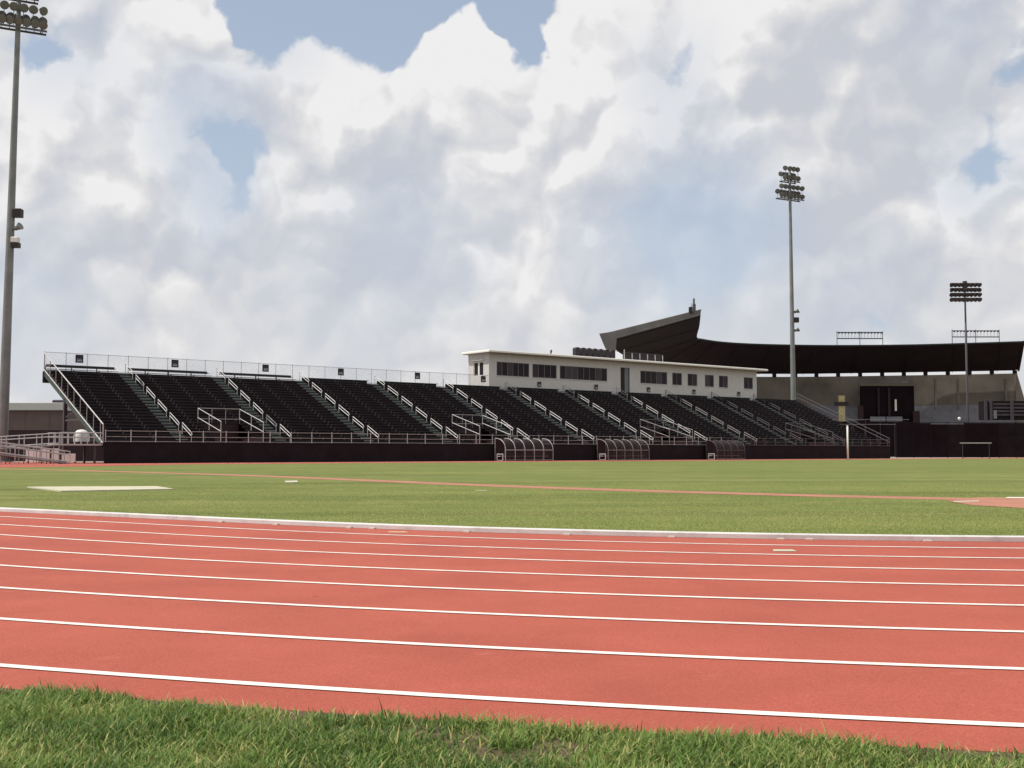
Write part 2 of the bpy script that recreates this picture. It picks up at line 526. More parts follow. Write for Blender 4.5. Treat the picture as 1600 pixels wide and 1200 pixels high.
# ------------------------------------------------------------------ mesh helpers
class MB:
    def __init__(self):
        self.v, self.f = [], []

    def quadbox(self, c):          # eight corners: bottom four ccw, top four ccw
        i = len(self.v)
        self.v += [tuple(p) for p in c]
        self.f += [tuple(i + k for k in q) for q in ((3, 2, 1, 0), (4, 5, 6, 7), (0, 1, 5, 4), (1, 2, 6, 5), (2, 3, 7, 6), (3, 0, 4, 7))]
        return self

    def box(self, x0, x1, y0, y1, z0, z1):
        return self.quadbox([(x0, y0, z0), (x1, y0, z0), (x1, y1, z0), (x0, y1, z0), (x0, y0, z1), (x1, y0, z1), (x1, y1, z1), (x0, y1, z1)])

    def cbox(self, x0, x1, y0, y1, z0, z1, c):   # box with chamfered top and vertical edges
        pts = lambda a, z: [(x0 + a, y0 + a, z), (x1 - a, y0 + a, z), (x1 - a, y1 - a, z), (x0 + a, y1 - a, z)]
        i = len(self.v)
        self.v += pts(0, z0) + pts(0, z1 - c) + pts(c, z1)
        for l in (0, 4):
            for k in range(4):
                n = (k + 1) % 4
                self.f.append((i + l + k, i + l + n, i + l + 4 + n, i + l + 4 + k))
        self.f += [(i + 8, i + 9, i + 10, i + 11), (i + 3, i + 2, i + 1, i)]
        return self

    def tube(self, a, b, r0, r1=None, n=6, cap=True):
        r1 = r0 if r1 is None else r1
        a, b = Vector(a), Vector(b)
        d = (b - a).normalized()
        p = d.orthogonal().normalized()
        q = d.cross(p)
        i = len(self.v)
        for c, r in ((a, r0), (b, r1)):
            for k in range(n):
                w = 2 * math.pi * k / n
                self.v.append(tuple(c + p * (r * math.cos(w)) + q * (r * math.sin(w))))
        for k in range(n):
            m_ = (k + 1) % n
            self.f.append((i + k, i + m_, i + n + m_, i + n + k))
        if cap:
            self.f.append(tuple(i + k for k in reversed(range(n))))
            self.f.append(tuple(i + n + k for k in range(n)))
        return self

    def path(self, pts, r, n=6):
        for a, b in zip(pts, pts[1:]):
            self.tube(a, b, r, n=n)
        return self

    def bar(self, a, b, w, h):     # rectangular bar between two points, h measured upwards
        a, b = Vector(a), Vector(b)
        d = (b - a).normalized()
        s = d.cross(Vector((0, 0, 1)))
        s = s.normalized() * (w / 2) if s.length > 1e-4 else Vector((w / 2, 0, 0))
        u = s.cross(d).normalized() * (h / 2)
        return self.quadbox([a - s - u, a + s - u, b + s - u, b - s - u, a - s + u, a + s + u, b + s + u, b - s + u])

    def prism(self, poly, off):    # polygon extruded by a vector
        n = len(poly)
        i = len(self.v)
        off = Vector(off)
        self.v += [tuple(Vector(p)) for p in poly] + [tuple(Vector(p) + off) for p in poly]
        self.f.append(tuple(i + k for k in reversed(range(n))))
        self.f.append(tuple(i + n + k for k in range(n)))
        for k in range(n):
            m_ = (k + 1) % n
            self.f.append((i + k, i + m_, i + n + m_, i + n + k))
        return self

    def lathe(self, prof, n=12, axis=None):
        i = len(self.v)
        for (r, z) in prof:
            for k in range(n):
                w = 2 * math.pi * k / n
                self.v.append((r * math.cos(w), r * math.sin(w), z))
        for j in range(len(prof) - 1):
            for k in range(n):
                m_ = (k + 1) % n
                self.f.append((i + j * n + k, i + j * n + m_, i + (j + 1) * n + m_, i + (j + 1) * n + k))
        self.f.append(tuple(i + k for k in reversed(range(n))))
        self.f.append(tuple(i + (len(prof) - 1) * n + k for k in range(n)))
        return self

    def mesh(self, name, m_=None):
        me = bpy.data.meshes.new(name)
        me.from_pydata(self.v, [], self.f)
        if m_:
            me.materials.append(m_)
        me.update()
        return me

    def build(self, name, m_, parent=None, smooth=False):
        me = self.mesh(name, m_)
        if smooth:
            me.polygons.foreach_set('use_smooth', [True] * len(me.polygons))
        return link(name, me, parent)


def link(name, me, parent=None, loc=None):
    o = bpy.data.objects.new(name, me)
    col.objects.link(o)
    if parent:
        o.parent = parent
    if loc is not None:
        o.location = loc
    return o


def tag(o, label=None, cat=None, group=None, kind=None):
    if label:
        o['label'] = label
    if cat:
        o['category'] = cat
    if group:
        o['group'] = group
    if kind:
        o['kind'] = kind
    return o


def empty(name, loc, rz=0.0):
    o = bpy.data.objects.new(name, None)
    col.objects.link(o)
    o.location = loc
    o.rotation_euler = (0, 0, rz)
    o.empty_display_size = .5
    return o


# ------------------------------------------------------------------ ground and running track
GC, R0, LANE = Vector((7.8276, 34.1747, 0)), 21.75, 1.22


def ring_points(R, n=120):
    """points of a lane circle, run out along its tangents beyond the bend"""
    a0, a1 = math.radians(237), math.radians(300)
    pts = []
    t0 = Vector((-math.sin(a0), math.cos(a0), 0)) * -1
    p0 = GC + Vector((math.cos(a0), math.sin(a0), 0)) * R
    t1 = Vector((-math.sin(a1), math.cos(a1), 0))
    p1 = GC + Vector((math.cos(a1), math.sin(a1), 0)) * R
    for d in (62, 40, 20, 8, 3):
        pts.append(p0 + t0 * d)
    for k in range(n + 1):
        a = a0 + (a1 - a0) * k / n
        pts.append(GC + Vector((math.cos(a), math.sin(a), 0)) * R)
    for d in (3, 8, 20, 40, 70):
        pts.append(p1 + t1 * d)
    return pts


def strip(name, Ra, Rb, z, m_, parent=None):
    A, B = ring_points(Ra), ring_points(Rb)
    v = [(p.x, p.y, z) for p in A] + [(p.x, p.y, z) for p in B]
    n = len(A)
    f = [(n + i, n + i + 1, i + 1, i) for i in range(n - 1)]
    me = bpy.data.meshes.new(name)
    me.from_pydata(v, [], f)
    me.materials.append(m_)
    return link(name, me, parent)


def sheet(name, pts, z, m_, parent=None):
    me = bpy.data.meshes.new(name)
    me.from_pydata([(p[0], p[1], z) for p in pts], [], [tuple(range(len(pts)))])
    me.materials.append(m_)
    me.update()
    if me.polygons[0].normal.z < 0:
        me.flip_normals()
    return link(name, me, parent)


g = sheet('ground', [(-3500, -600), (3500, -600), (3500, 5000), (-3500, 5000)], 0.0, M_lawn)
tag(g, kind='structure')
R_KERB = R0 - 0.93
R_EDGE = R0 + 7 * LANE + 0.42
track = tag(strip('running_track', R_KERB - .2, R_EDGE, .004, M_track), kind='structure')
for k in range(8):
    R = R0 + k * LANE
    strip('lane_line', R - .034, R + .034, .0085, M_line, track)
verge = tag(strip('grass_verge', R_EDGE, R_EDGE + 12, .003, M_soil), kind='structure')

# kerb: raised white rail on small feet
kb = MB()
A, B = ring_points(R_KERB - .15), ring_points(R_KERB)
for a, b, a2, b2 in zip(A, B, A[1:], B[1:]):
    pass
n = len(A)
prof = [(R_KERB, .006), (R_KERB, .058), (R_KERB - .012, .068), (R_KERB - .138, .068), (R_KERB - .15, .058), (R_KERB - .15, .006)]
rings = [ring_points(r) for r, _ in prof]
v = []
for rp, (_, z) in zip(rings, prof):
    v += [(p.x, p.y, z) for p in rp]
f = []
for j in range(len(prof) - 1):
    f += [(j * n + i, j * n + i + 1, (j + 1) * n + i + 1, (j + 1) * n + i) for i in range(n - 1)]
me = bpy.data.meshes.new('kerb')
me.from_pydata(v, [], f)
me.materials.append(M_kerb)
kerb = tag(link('kerb', me), kind='structure')
foot = MB().cbox(-.045, .045, -.03, .03, 0, .022, .008).mesh('bracket', M_bracket)
for x in (20, 95, 106, 205, 310, 420, 545, 580, 722, 880, 1045, 1220, 1265, 1448):
    y0 = np.interp(x, [0, 200, 300, 500, 700, 900, 1100, 1300, 1600], [799, 808, 815.6, 820.8, 829.7, 835.7, 841, 842.5, 844])
    p = gp(x, y0 + 3)
    d = (p - GC)
    d.z = 0
    p = GC + d.normalized() * (R_KERB + .07)
    o = link('bracket', foot, kerb, (p.x, p.y, .004))
    o.rotation_euler = (0, 0, math.atan2(d.y, d.x) + math.pi / 2)

# painted marks on the lanes
for (xa, xb, ya, yb, m_) in ((1208, 1246, 859.5, 862.5, M_pad), (606, 640, 831, 833.2, M_chalk)):
    q = [gp(xa, ya), gp(xb - 8, ya), gp(xb, yb), gp(xa, yb)]
    sheet('lane_mark', q, .0085, m_, track)


def strip_poly(name, pts, w, z, m_, parent=None):
    v, f = [], []
    for i, p in enumerate(pts):
        a, b = pts[max(0, i - 1)], pts[min(len(pts) - 1, i + 1)]
        d = (b - a)
        s = Vector((-d.y, d.x, 0)).normalized() * (w[i] / 2 if isinstance(w, (list, tuple)) else w / 2)
        v += [(p.x + s.x, p.y + s.y, z), (p.x - s.x, p.y - s.y, z)]
    for i in range(len(pts) - 1):
        f.append((2 * i, 2 * i + 1, 2 * i + 3, 2 * i + 2))
    me = bpy.data.meshes.new(name)
    me.from_pydata(v, [], f)
    me.materials.append(m_)
    me.update()
    if me.polygons[0].normal.z < 0:
        me.flip_normals()
    return link(name, me, parent)


def smooth_path(ctrl, n=10):
    out = []
    for i in range(len(ctrl) - 1):
        p0, p1, p2, p3 = ctrl[max(i - 1, 0)], ctrl[i], ctrl[i + 1], ctrl[min(i + 2, len(ctrl) - 1)]
        for k in range(n):
            t = k / n
            out.append(.5 * ((2 * p1) + (p2 - p0) * t + (2 * p0 - 5 * p1 + 4 * p2 - p3) * t * t + (3 * p1 - p0 - 3 * p2 + p3) * t ** 3))
    out.append(ctrl[-1])
    return out


rw = smooth_path([gp(-260, 730.5), gp(40, 733.5), gp(200, 737.5), gp(400, 743.5), (gp(800, 760)), gp(1200, 772.5), gp(1600, 781.5), gp(1900, 785)])
run = tag(strip_poly('runway', rw, 1.3, .004, M_runway), kind='structure')
# take-off area at the end of the runway
pt = [gp(1478, 783), gp(1530, 777.5), gp(1760, 781), gp(1760, 796), gp(1600, 794.5), gp(1520, 790)]
tk = tag(sheet('runway_end', pt, .008, M_runway), kind='structure')
sheet('take_off_board', [gp(1575, 777.3), gp(1700, 778.5), gp(1700, 780.2), gp(1570, 778.6)], .012, M_line, tk)
sheet('take_off_line', [gp(1490, 784), gp(1530, 782.6), gp(1530, 784.0), gp(1490, 785.4)], .012, M_pad, tk)


def slab(name, px, h, m_, label, cat, group=None):
    pts = [gp(*p) for p in px]
    c = sum(pts, Vector()) / len(pts)
    o = MB().prism([p - c for p in pts], (0, 0, h)).build(name, m_)
    o.location = (c.x, c.y, .001)
    return tag(o, label, cat, group)


slab('concrete_pad', [(42, 762.2), (95, 768.8), (272, 765.6), (245, 761.4)], .035, M_pad, 'wide pale cream concrete pad set in the infield grass', 'pad')
slab('grass_marker', [(445, 752.5), (447, 755), (466, 754.5), (464, 752)], .03, M_pad, 'small pale flat marker in the grass beyond the cream pad', 'marker')
slab('grass_marker', [(742, 766.4), (744, 767.6), (762, 767.4), (760, 766.2)], .012, mat('faded_pad', (.30, .30, .17), .9), 'faint small pale marker in the grass near the middle of the runway', 'marker')

# ------------------------------------------------------------------ bleacher frame of reference
FL = Vector((-36.55, 103.6, 0))
U = Vector((.7749, .6321, 0)).normalized()
V = Vector((-U.y, U.x, 0))
RZ = math.atan2(U.y, U.x)
LEN = 124.2


def BL(s, t, z):
    return FL + U * s + V * t + Vector((0, 0, z))


def s_of(x, t):
    """distance along the stand of photograph column x at depth t behind its front"""
    tx = (x - 800) / F_PX
    P = FL + V * t
    return (tx * P.y - P.x) / (U.x - tx * U.y)


# far straight of the track in front of the stand, and the paving behind it
a, b = BL(-90, -11.5, 0), BL(200, -11.5, 0)
c, d = BL(200, .3, 0), BL(-90, .3, 0)
ft = tag(sheet('far_track', [a, b, c, d], .006, M_track), kind='structure')
for k in range(9):
    q = [BL(-90, -10.9 + k * 1.22, 0), BL(200, -10.9 + k * 1.22, 0), BL(200, -10.85 + k * 1.22, 0), BL(-90, -10.85 + k * 1.22, 0)]
    sheet('lane_line', q, .0105, M_line, ft)
tag(sheet('far_bend', [gp(-420, 734), gp(0, 730.8), gp(150, 728.6), gp(310, 725.4), gp(310, 723.2), gp(-420, 720.0)], .0045, M_track), kind='structure')
tag(sheet('pavement', [BL(-90, .3, 0), BL(240, .3, 0), BL(240, 120, 0), BL(-90, 120, 0)], .002, M_apron), kind='structure')

NROW, T0, RUN, HD = 23, 1.6, .70, 1.87
RISE = (9.30 - HD) / NROW
AIS = [7.9 + 10.45 * k for k in range(11)]
AW = 1.25                              # aisle width
PORT = [11.4, 42.9, 74.2, 105.5]       # portal starts
PW, PROWS = 4.4, 6

bleachers = empty('bleachers', FL, RZ)
tag(bleachers, 'long dark stadium bleachers with many silver aisle rails behind the grass field', 'bleachers')
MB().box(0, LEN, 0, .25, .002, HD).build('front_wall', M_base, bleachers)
MB().box(-.1, LEN + .1, -.06, T0, HD, HD + .08).build('front_walkway', M_dark, bleachers)

edges = [0.0] + [x for a in AIS for x in (a - AW / 2, a + AW / 2)] + [LEN]
secs = [(edges[i], edges[i + 1]) for i in range(0, len(edges), 2)]
plank_cache = {}


def row_z(i):
    return HD + .08 + RISE * (i + 1)


for (s0, s1) in secs:
    port = next((p for p in PORT if s0 < p < s1), None)
    spans = [(s0, s1, 0, NROW)]
    if port is not None:
        spans = [(s0, port, 0, PROWS), (port + PW, s1, 0, PROWS), (s0, s1, PROWS, NROW)]
    mb = MB()
    for (x0, x1, r0, r1) in spans:
        for i in range(r0, r1):
            t = T0 + RUN * i
            z = row_z(i)
            mb.box(x0 + .003, x1 - .003, t, t + .05, z - RISE + .003, z)          # riser
            mb.box(x0 + .003, x1 - .003, t + .052, t + RUN + .04, z - .06, z)     # tread
    sec = mb.build('seating_section', M_dark, bleachers)
    br = MB()
    for (x0, x1, r0, r1) in spans:
        for i in range(r0, r1):
            w = round(x1 - x0 - .06, 3)
            if w not in plank_cache:
                plank_cache[w] = MB().cbox(0, w, 0, .27, 0, .055, .012).mesh('seat_plank', M_seat)
            link('seat_plank', plank_cache[w], sec, (x0 + .03, T0 + RUN * i + .30, row_z(i) + .37))
            for q in np.arange(math.ceil(x0 / 2.6) * 2.6, x1 - .2, 2.6):
                br.box(q, q + .07, T0 + RUN * i + .36, T0 + RUN * i + .52, row_z(i) + .002, row_z(i) + .368)
                br.box(q - .02, q + .12, T0 + RUN * i + .285, T0 + RUN * i + .298, row_z(i) + .385, row_z(i) + .43)
    tag(br.build('seat_brackets', M_brk, sec), kind='stuff')

step_me = MB().cbox(0, AW - .1, 0, RUN * .48, -.06, .05, .01).mesh('step', M_step)
step_d = MB().cbox(0, AW - .1, 0, RUN * .45, 0, .05, .01).mesh('step', M_green)
ur = MB()
sl = RISE / RUN
LR = 2.15
for dz in (.92, .60):
    ur.tube((0, 0, dz), (0, LR, dz + sl * LR), .038)
ur.tube((0, 0, 0), (0, 0, .94), .035)
ur.tube((0, LR, sl * LR - .25), (0, LR, sl * LR + .94), .035)
ur.tube((0, -.0, .92), (0, -.14, .76), .038).tube((0, -.14, .76), (0, 0, .60), .038)
rail_me = ur.mesh('aisle_rail', M_rail)
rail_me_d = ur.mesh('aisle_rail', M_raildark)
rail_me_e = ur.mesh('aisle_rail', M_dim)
for k, a in enumerate(AIS):
    mb = MB()
    for i in range(NROW):
        t = T0 + RUN * i
        mb.box(a - AW / 2 + .004, a + AW / 2 - .004, t, t + .05, row_z(i) - RISE + .003, row_z(i) - .052)
        mb.box(a - AW / 2 + .004, a + AW / 2 - .004, t + .052, t + RUN + .04, row_z(i) - .12, row_z(i) - .055)
    st = mb.build('aisle_stair', M_dark, bleachers)
    for i in range(NROW):
        t = T0 + RUN * i
        link('step', step_me, st, (a - AW / 2 + .05, t - .03, row_z(i) - .05))
        if i < NROW - 1:
            link('step', step_d, st, (a - AW / 2 + .05, t + RUN * .52, row_z(i) + RISE / 2 - .05))
    for j in range(6):
        t = T0 - 1.0 + j * 3.02
        i = max(0, int((t - T0) / RUN))
        z = HD + .08 + max(0, (t - T0)) * sl + (.12 if j else 0)
        if t + LR < T0 + RUN * NROW + .6:
            link('aisle_rail', rail_me if k < 8 else (rail_me_d if k < 9 else rail_me_e), bleachers, (a + .52, t, z))  # rail tone gets darker towards the right end of the stand

# front railing with posts; gaps only at the stair feet
fr = MB()
for z in (1.07, .55, .12):
    fr.tube((0, .05, HD + z), (84, .05, HD + z), .03)
front = fr.build('front_railing', M_raildark, bleachers)
fr = MB()
for z in (1.07, .55, .12):
    fr.tube((84.05, .05, HD + z), (LEN, .05, HD + z), .03)
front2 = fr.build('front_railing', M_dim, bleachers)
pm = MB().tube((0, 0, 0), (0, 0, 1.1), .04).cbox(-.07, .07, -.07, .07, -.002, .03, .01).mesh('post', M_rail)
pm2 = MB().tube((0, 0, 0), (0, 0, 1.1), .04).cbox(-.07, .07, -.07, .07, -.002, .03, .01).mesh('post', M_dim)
x = 0.05
while x < LEN:
    link('post', pm if x < 84 else pm2, front if x < 84 else front2, (x, .05, HD + .08))
    x += 2.33

# portals: openings in the lower rows with sloped guard rails
for p in PORT:
    tt = T0 + RUN * PROWS
    zt = row_z(PROWS)
    mb = MB()
    mb.box(p + .004, p + PW - .004, tt + .06, tt + .3, HD - .5, zt - .35)
    mb.box(p - .15, p - .004, .6, tt, HD + .085, HD + .5)
    mb.box(p + PW + .004, p + PW + .15, .6, tt, HD + .085, HD + .5)
    po = mb.build('portal', M_maroon, bleachers)
    for side, xx in ((0, p - .05), (1, p + PW + .05)):
        r = MB()
        zb, zt_ = HD + 1.05, zt + .15
        for dz in (1.05, .1):
            r.tube((xx, .5, zb + dz), (xx, tt, zt_ + dz), .042)
        for q in (0, .5, 1):
            t_ = .5 + (tt - .5) * q
            zz = zb + (zt_ - zb) * q
            r.tube((xx, t_, HD + .08 + (t_ - .5) * sl), (xx, t_, zz + 1.07), .042)
        r.build('guard_rail', M_rail if p < 60 else (M_raildark if p < 90 else M_dim), po)
    r = MB()
    for dz in (1.2, .15):
        r.tube((p - .05, tt, zt + dz), (p + PW + .05, tt, zt + dz), .04)
    for q in (0, .33, .66, 1):
        r.tube((p - .05 + (PW + .1) * q, tt, zt - .3), (p - .05 + (PW + .1) * q, tt, zt + 1.22), .035)
    r.build('guard_rail', M_raildark if p < 60 else M_dim, po)

# back fence: posts, rails, wire mesh, and the boards above the top row
ZT = HD + .08 + RISE * NROW
TB = T0 + RUN * NROW + .10
FZ0, FZ1 = ZT - .1, 11.25
BOX_S = 57.6
bf = MB().tube((0, TB, FZ1), (BOX_S, TB, FZ1), .028).tube((0, TB, FZ0 + .25), (BOX_S, TB, FZ0 + .25), .022)
fence = bf.build('back_fence', M_fence, bleachers)
fp = MB().tube((0, 0, 0), (0, 0, FZ1 - FZ0 + .06), .033).mesh('post', M_fence)
x = .0
while x < BOX_S:
    link('post', fp, fence, (x, TB, FZ0))
    x += 2.18
ch = MB()
ch.v += [(0, TB + .03, FZ0), (BOX_S, TB + .03, FZ0), (BOX_S, TB + .03, FZ1), (0, TB + .03, FZ1)]
ch.f.append((0, 1, 2, 3))
ch.build('wire_mesh', M_chain, fence)
for k, (s0, s1) in enumerate(secs):
    z0_, z1_ = (ZT + .34, ZT + .62) if k < 3 else (ZT - .05, ZT + .45)
    bm_ = MB().cbox(s0 + .1, s1 - .1, TB - .16, TB - .1, z0_, z1_, .01)
    bm_.build('back_board', M_board, bleachers)

# left end: sloped rails, raker beam, columns and braces
er = MB()
t_a, t_b = .2, TB
za, zb = HD + .1, ZT + .35
for dz in (1.55, -.15):
    er.tube((-.12, t_a, za + dz), (-.12, t_b, zb + dz), .055)
er.tube((-.12, t_a, HD), (-.12, t_a, za + 1.55), .05)
endr = er.build('end_railing', M_rail, bleachers)
for q in np.linspace(.04, .97, 10):
    t_ = t_a + (t_b - t_a) * q
    z_ = za + (zb - za) * q
    MB().tube((-.12, t_, z_ - .15), (-.12, t_, z_ + 1.55), .035).build('post', M_raildark, endr)
ec = MB()
ec.v += [(-.11, TB - 2.2, ZT - .5), (-.11, TB, ZT + .35), (-.11, TB, FZ1), (-.11, TB - 2.2, zb - 1.1 + 1.5)]
ec.f.append((0, 1, 2, 3))
ec.build('end_mesh', M_chain, endr)
for i, s in enumerate([.1] + [7.9 + 10.45 * k for k in range(11)] + [LEN - .2]):
    dn = 0 if i == 0 else .75
    rk = MB().bar((s, .9, HD - .15 - dn), (s, TB + .1, ZT - .25 - dn), .25, .5)
    rk.build('raker_beam', M_green, bleachers)
    for t_ in ((11.3,) if i == 0 else (6.5, 12.0, TB - .2)):
        zt_ = HD + (t_ - T0) * sl
        MB().box(s - .16, s + .16, t_ - .16, t_ + .16, .002, zt_ - .1).build('support_column', M_darkmast, bleachers)
    if i == 0:
        MB().bar((s, 6.2, 4.1), (s, 11.1, 4.1), .14, .18).build('brace', M_darkmast, bleachers)
        MB().bar((s, 8.2, 5.0), (s, 11.1, 4.4), .08, .1).build('brace', M_darkmast, bleachers)
    else:
        MB().bar((s, 6.6, 2.6), (s, 11.9, 2.6), .14, .16).build('brace', M_darkmast, bleachers)
        MB().bar((s, 6.6, 2.7), (s, 11.9, 5.2), .1, .12).build('brace', M_darkmast, bleachers)
MB().box(8.2, LEN, 13.6, 13.8, .002, 5.0).build('rear_panel', M_dark, bleachers)
MB().box(-.1, LEN, TB - .1, TB + .15, ZT - 1.3, ZT - .12).build('rear_beam', M_board, bleachers)
# right end rails
er = MB()
for dz in (1.2, .6):
    er.tube((LEN + .12, t_a, za + dz), (LEN + .12, t_b, zb + dz), .05)
for q in np.linspace(0, 1, 9):
    t_, z_ = t_a + (t_b - t_a) * q, za + (zb - za) * q
    er.tube((LEN + .12, t_, z_ - .3), (LEN + .12, t_, z_ + 1.2), .035)
er.build('end_railing', M_dim, bleachers)

# ------------------------------------------------------------------ section signs
ORD = ['first', 'second', 'third', 'fourth', 'fifth', 'sixth', 'seventh', 'eighth', 'ninth', 'tenth', 'eleventh']
sm = MB().cbox(-.40, .40, -.02, .02, -.42, .42, .01).mesh('section_sign', M_sign)
mm_ = [MB().box(x0, x1, -.028, -.0215, z0, z1).mesh('mark', M_mark) for (x0, x1, z0, z1) in
       ((-.24, .24, -.06, -.02), (-.24, -.08, -.28, -.12), (-.04, .08, -.28, -.12), (.12, .24, -.28, -.12))]
signs_x = [122, 272, 414, 532, 652, 755, 843, 932, 1014, 1085, 1155]
for k, x in enumerate(signs_x):
    on_box = k >= 6
    if k == 5:
        p = at(x, 592, 156.0)
        p = BL(BOX_S - .35, TB - .05 + 1.6, 10.75)
        t_ = 0
    tsg = TB - .1 if not on_box else TB + .0
    s = s_of(x, tsg)
    if k == 5:
        s = min(s, BOX_S - .5)
    o = link('section_sign', sm, None, BL(s, tsg, 10.72 if not on_box else 10.42))
    if on_box:
        o.scale = (.82, 1, .82)
    o.rotation_euler = (0, 0, RZ)
    for q in mm_:
        link('mark', q, o)
    if not on_box:
        lab = '%s small square dark sign from the left on the wire fence atop the bleachers' % ORD[k]
    else:
        lab = '%s small dark sign from the left on the white press box wall' % ORD[k - 6]
    tag(o, lab, 'sign', 'section signs above the bleachers')

# ------------------------------------------------------------------ press box
PT = TB + .12
PD = 4.6
S0, S1 = 57.8, 113.8
PZ0, PZ1 = 9.0, 14.35
box_e = empty('press_box', BL(S0, PT, PZ0), RZ)
tag(box_e, 'long white press box with dark windows on top of the bleachers', 'press box')
W = S1 - S0
H = PZ1 - PZ0


def sx(x):
    return s_of(x, PT) - S0


wins = [(776, 827, 6), (832, 870, 4), (875, 949, 8), (1001, 1043, 5), (1051, 1066, 2), (1075, 1090, 2), (1102, 1116, 2), (1124, 1138, 2), (1163, 1177, 2)]
WZ0, WZ1 = 11.32 - PZ0, 13.2 - PZ0
door = (sx(970), sx(984))
cuts = sorted([(sx(a), sx(b), WZ0, WZ1) for a, b, _ in wins] + [(door[0], door[1], .35, 13.5 - PZ0)])
wall = MB()
prev = 0.0
TH = .18
for (a, b, z0, z1) in cuts:
    wall.box(prev, a, 0, TH, 0, H)
    wall.box(a + .001, b - .001, 0, TH, 0, z0)
    wall.box(a + .001, b - .001, 0, TH, z1, H)
    prev = b
wall.box(prev, W, 0, TH, 0, H)
front_w = wall.build('wall', M_white, box_e)
# end wall with its window
ew = MB()
wy0, wy1 = 1.2, 3.4
ew.box(0, TH, TH + .002, wy0, 0, H).box(0, TH, wy1, PD, 0, H).box(0, TH, wy0 + .001, wy1 - .001, 0, WZ0).box(0, TH, wy0 + .001, wy1 - .001, WZ1, H)
ew.build('wall', M_white, box_e)
MB().box(W - TH, W, TH + .002, PD, 0, H).build('wall', M_white, box_e)
MB().box(.2, W - .2, PD - TH, PD - .003, 0, H).build('wall', M_white, box_e)
MB().box(TH + .01, W - TH - .01, TH + .01, PD - TH - .01, .1, .2).build('floor', M_dark, box_e)
MB().box(TH + .01, W - TH - .01, 1.9, 2.0, .2, H).build('partition', M_dark, box_e)
for (x0, x1, n_) in wins:
    a, b = sx(x0), sx(x1)
    fr_ = MB()
    fr_.box(a, b, .05, .13, WZ0 - .001, WZ0 + .07).box(a, b, .05, .13, WZ1 - .07, WZ1 + .001)
    pw = (b - a) / n_
    for j in range(n_ + 1):
        c = min(max(a + pw * j, a + .045), b - .045)
        fr_.box(c - .045, c + .045, .048, .132, WZ0 + .002, WZ1 - .002)
    wf = fr_.build('window', M_mull, box_e)
    for j in range(n_):
        MB().box(a + pw * j + .047, a + pw * (j + 1) - .047, .085, .095, WZ0 + .07, WZ1 - .07).build('pane', random.choice((M_glass, M_glass, M_glass2, M_glass3)), wf)
    MB().cbox(a - .08, b + .08, -.07, -.002, WZ0 - .1, WZ0 - .02, .01).build('sill', M_white, wf)
fr_ = MB()
fr_.box(.05, .13, wy0, wy1, WZ0 - .001, WZ0 + .07).box(.05, .13, wy0, wy1, WZ1 - .07, WZ1 + .001)
for c in (wy0 + .045, (wy0 + wy1) / 2, wy1 - .045):
    hw = .05 if c not in ((wy0 + wy1) / 2,) else .16
    fr_.box(.048, .132, c - hw, c + hw, WZ0 + .002, WZ1 - .002)
wf = fr_.build('window', M_trim, box_e)
MB().box(.085, .095, wy0 + .1, (wy0 + wy1) / 2 - .16, WZ0 + .07, WZ1 - .07).build('pane', M_glass, wf)
MB().box(.085, .095, (wy0 + wy1) / 2 + .16, wy1 - .1, WZ0 + .07, WZ1 - .07).build('pane', M_glass, wf)
MB().cbox(-.25, -.002, wy0 - .1, wy1 + .1, WZ1 + .16, WZ1 + .3, .02).build('window_hood', M_trim, wf)
# door: recessed, one leaf ajar
dr = MB().box(door[0] + .002, door[0] + .08, .04, .16, .36, 13.5 - PZ0 - .002).box(door[1] - .08, door[1] - .002, .04, .16, .36, 13.5 - PZ0 - .002)
dr = dr.build('door', M_maroon, box_e)
MB().box((door[0] + door[1]) / 2 + .02, door[1] - .09, .10, .14, .38, 13.5 - PZ0 - .05).build('door_leaf', mat('door_blue_grey', (.16, .17, .19), .6), dr)
MB().box(door[0] + .09, (door[0] + door[1]) / 2, .13, .16, .38, 13.5 - PZ0 - .05).build('door_leaf', M_maroon, dr)
# roof slab with deep overhang and cream fascia
rf = MB().cbox(-.9, W + 1.5, -1.2, PD + .4, H + .002, H + .30, .1)
roof = rf.build('roof', M_trim, box_e)
MB().box(-.8, W + 1.4, -1.1, PD + .3, H - .05, H + .001).build('soffit', mat('soffit', (.42, .36, .34), .8), roof)

ROOFZ = PZ1 + .30
# dark round-topped cabinets standing in a row on the roof
for k in range(7):
    s = s_of(901 + k * 9.2, PT + 1.5)
    e = empty('rooftop_cabinet', BL(s, PT + 1.5, ROOFZ), RZ)
    prof = [(-.42, 0, 0), (.42, 0, 0), (.42, 0, .95)] + [(.42 * math.cos(w), 0, .95 + .28 * math.sin(w)) for w in np.linspace(.25, math.pi - .25, 7)] + [(-.42, 0, .95)]
    MB().prism([(p[0], -.35, p[2] + .28) for p in prof], (0, .7, 0)).build('cabinet', M_blackbox, e)
    for dx in (-.36, .36):
        MB().box(dx - .05, dx + .05, -.3, .3, 0, .279).build('leg', M_raildark, e)
    w = ['first', 'second', 'third', 'fourth', 'fifth', 'sixth', 'seventh'][k]
    tag(e, '%s from the left of the dark round-topped cabinets on the press box roof' % w, 'cabinet', 'cabinets on the press box roof')
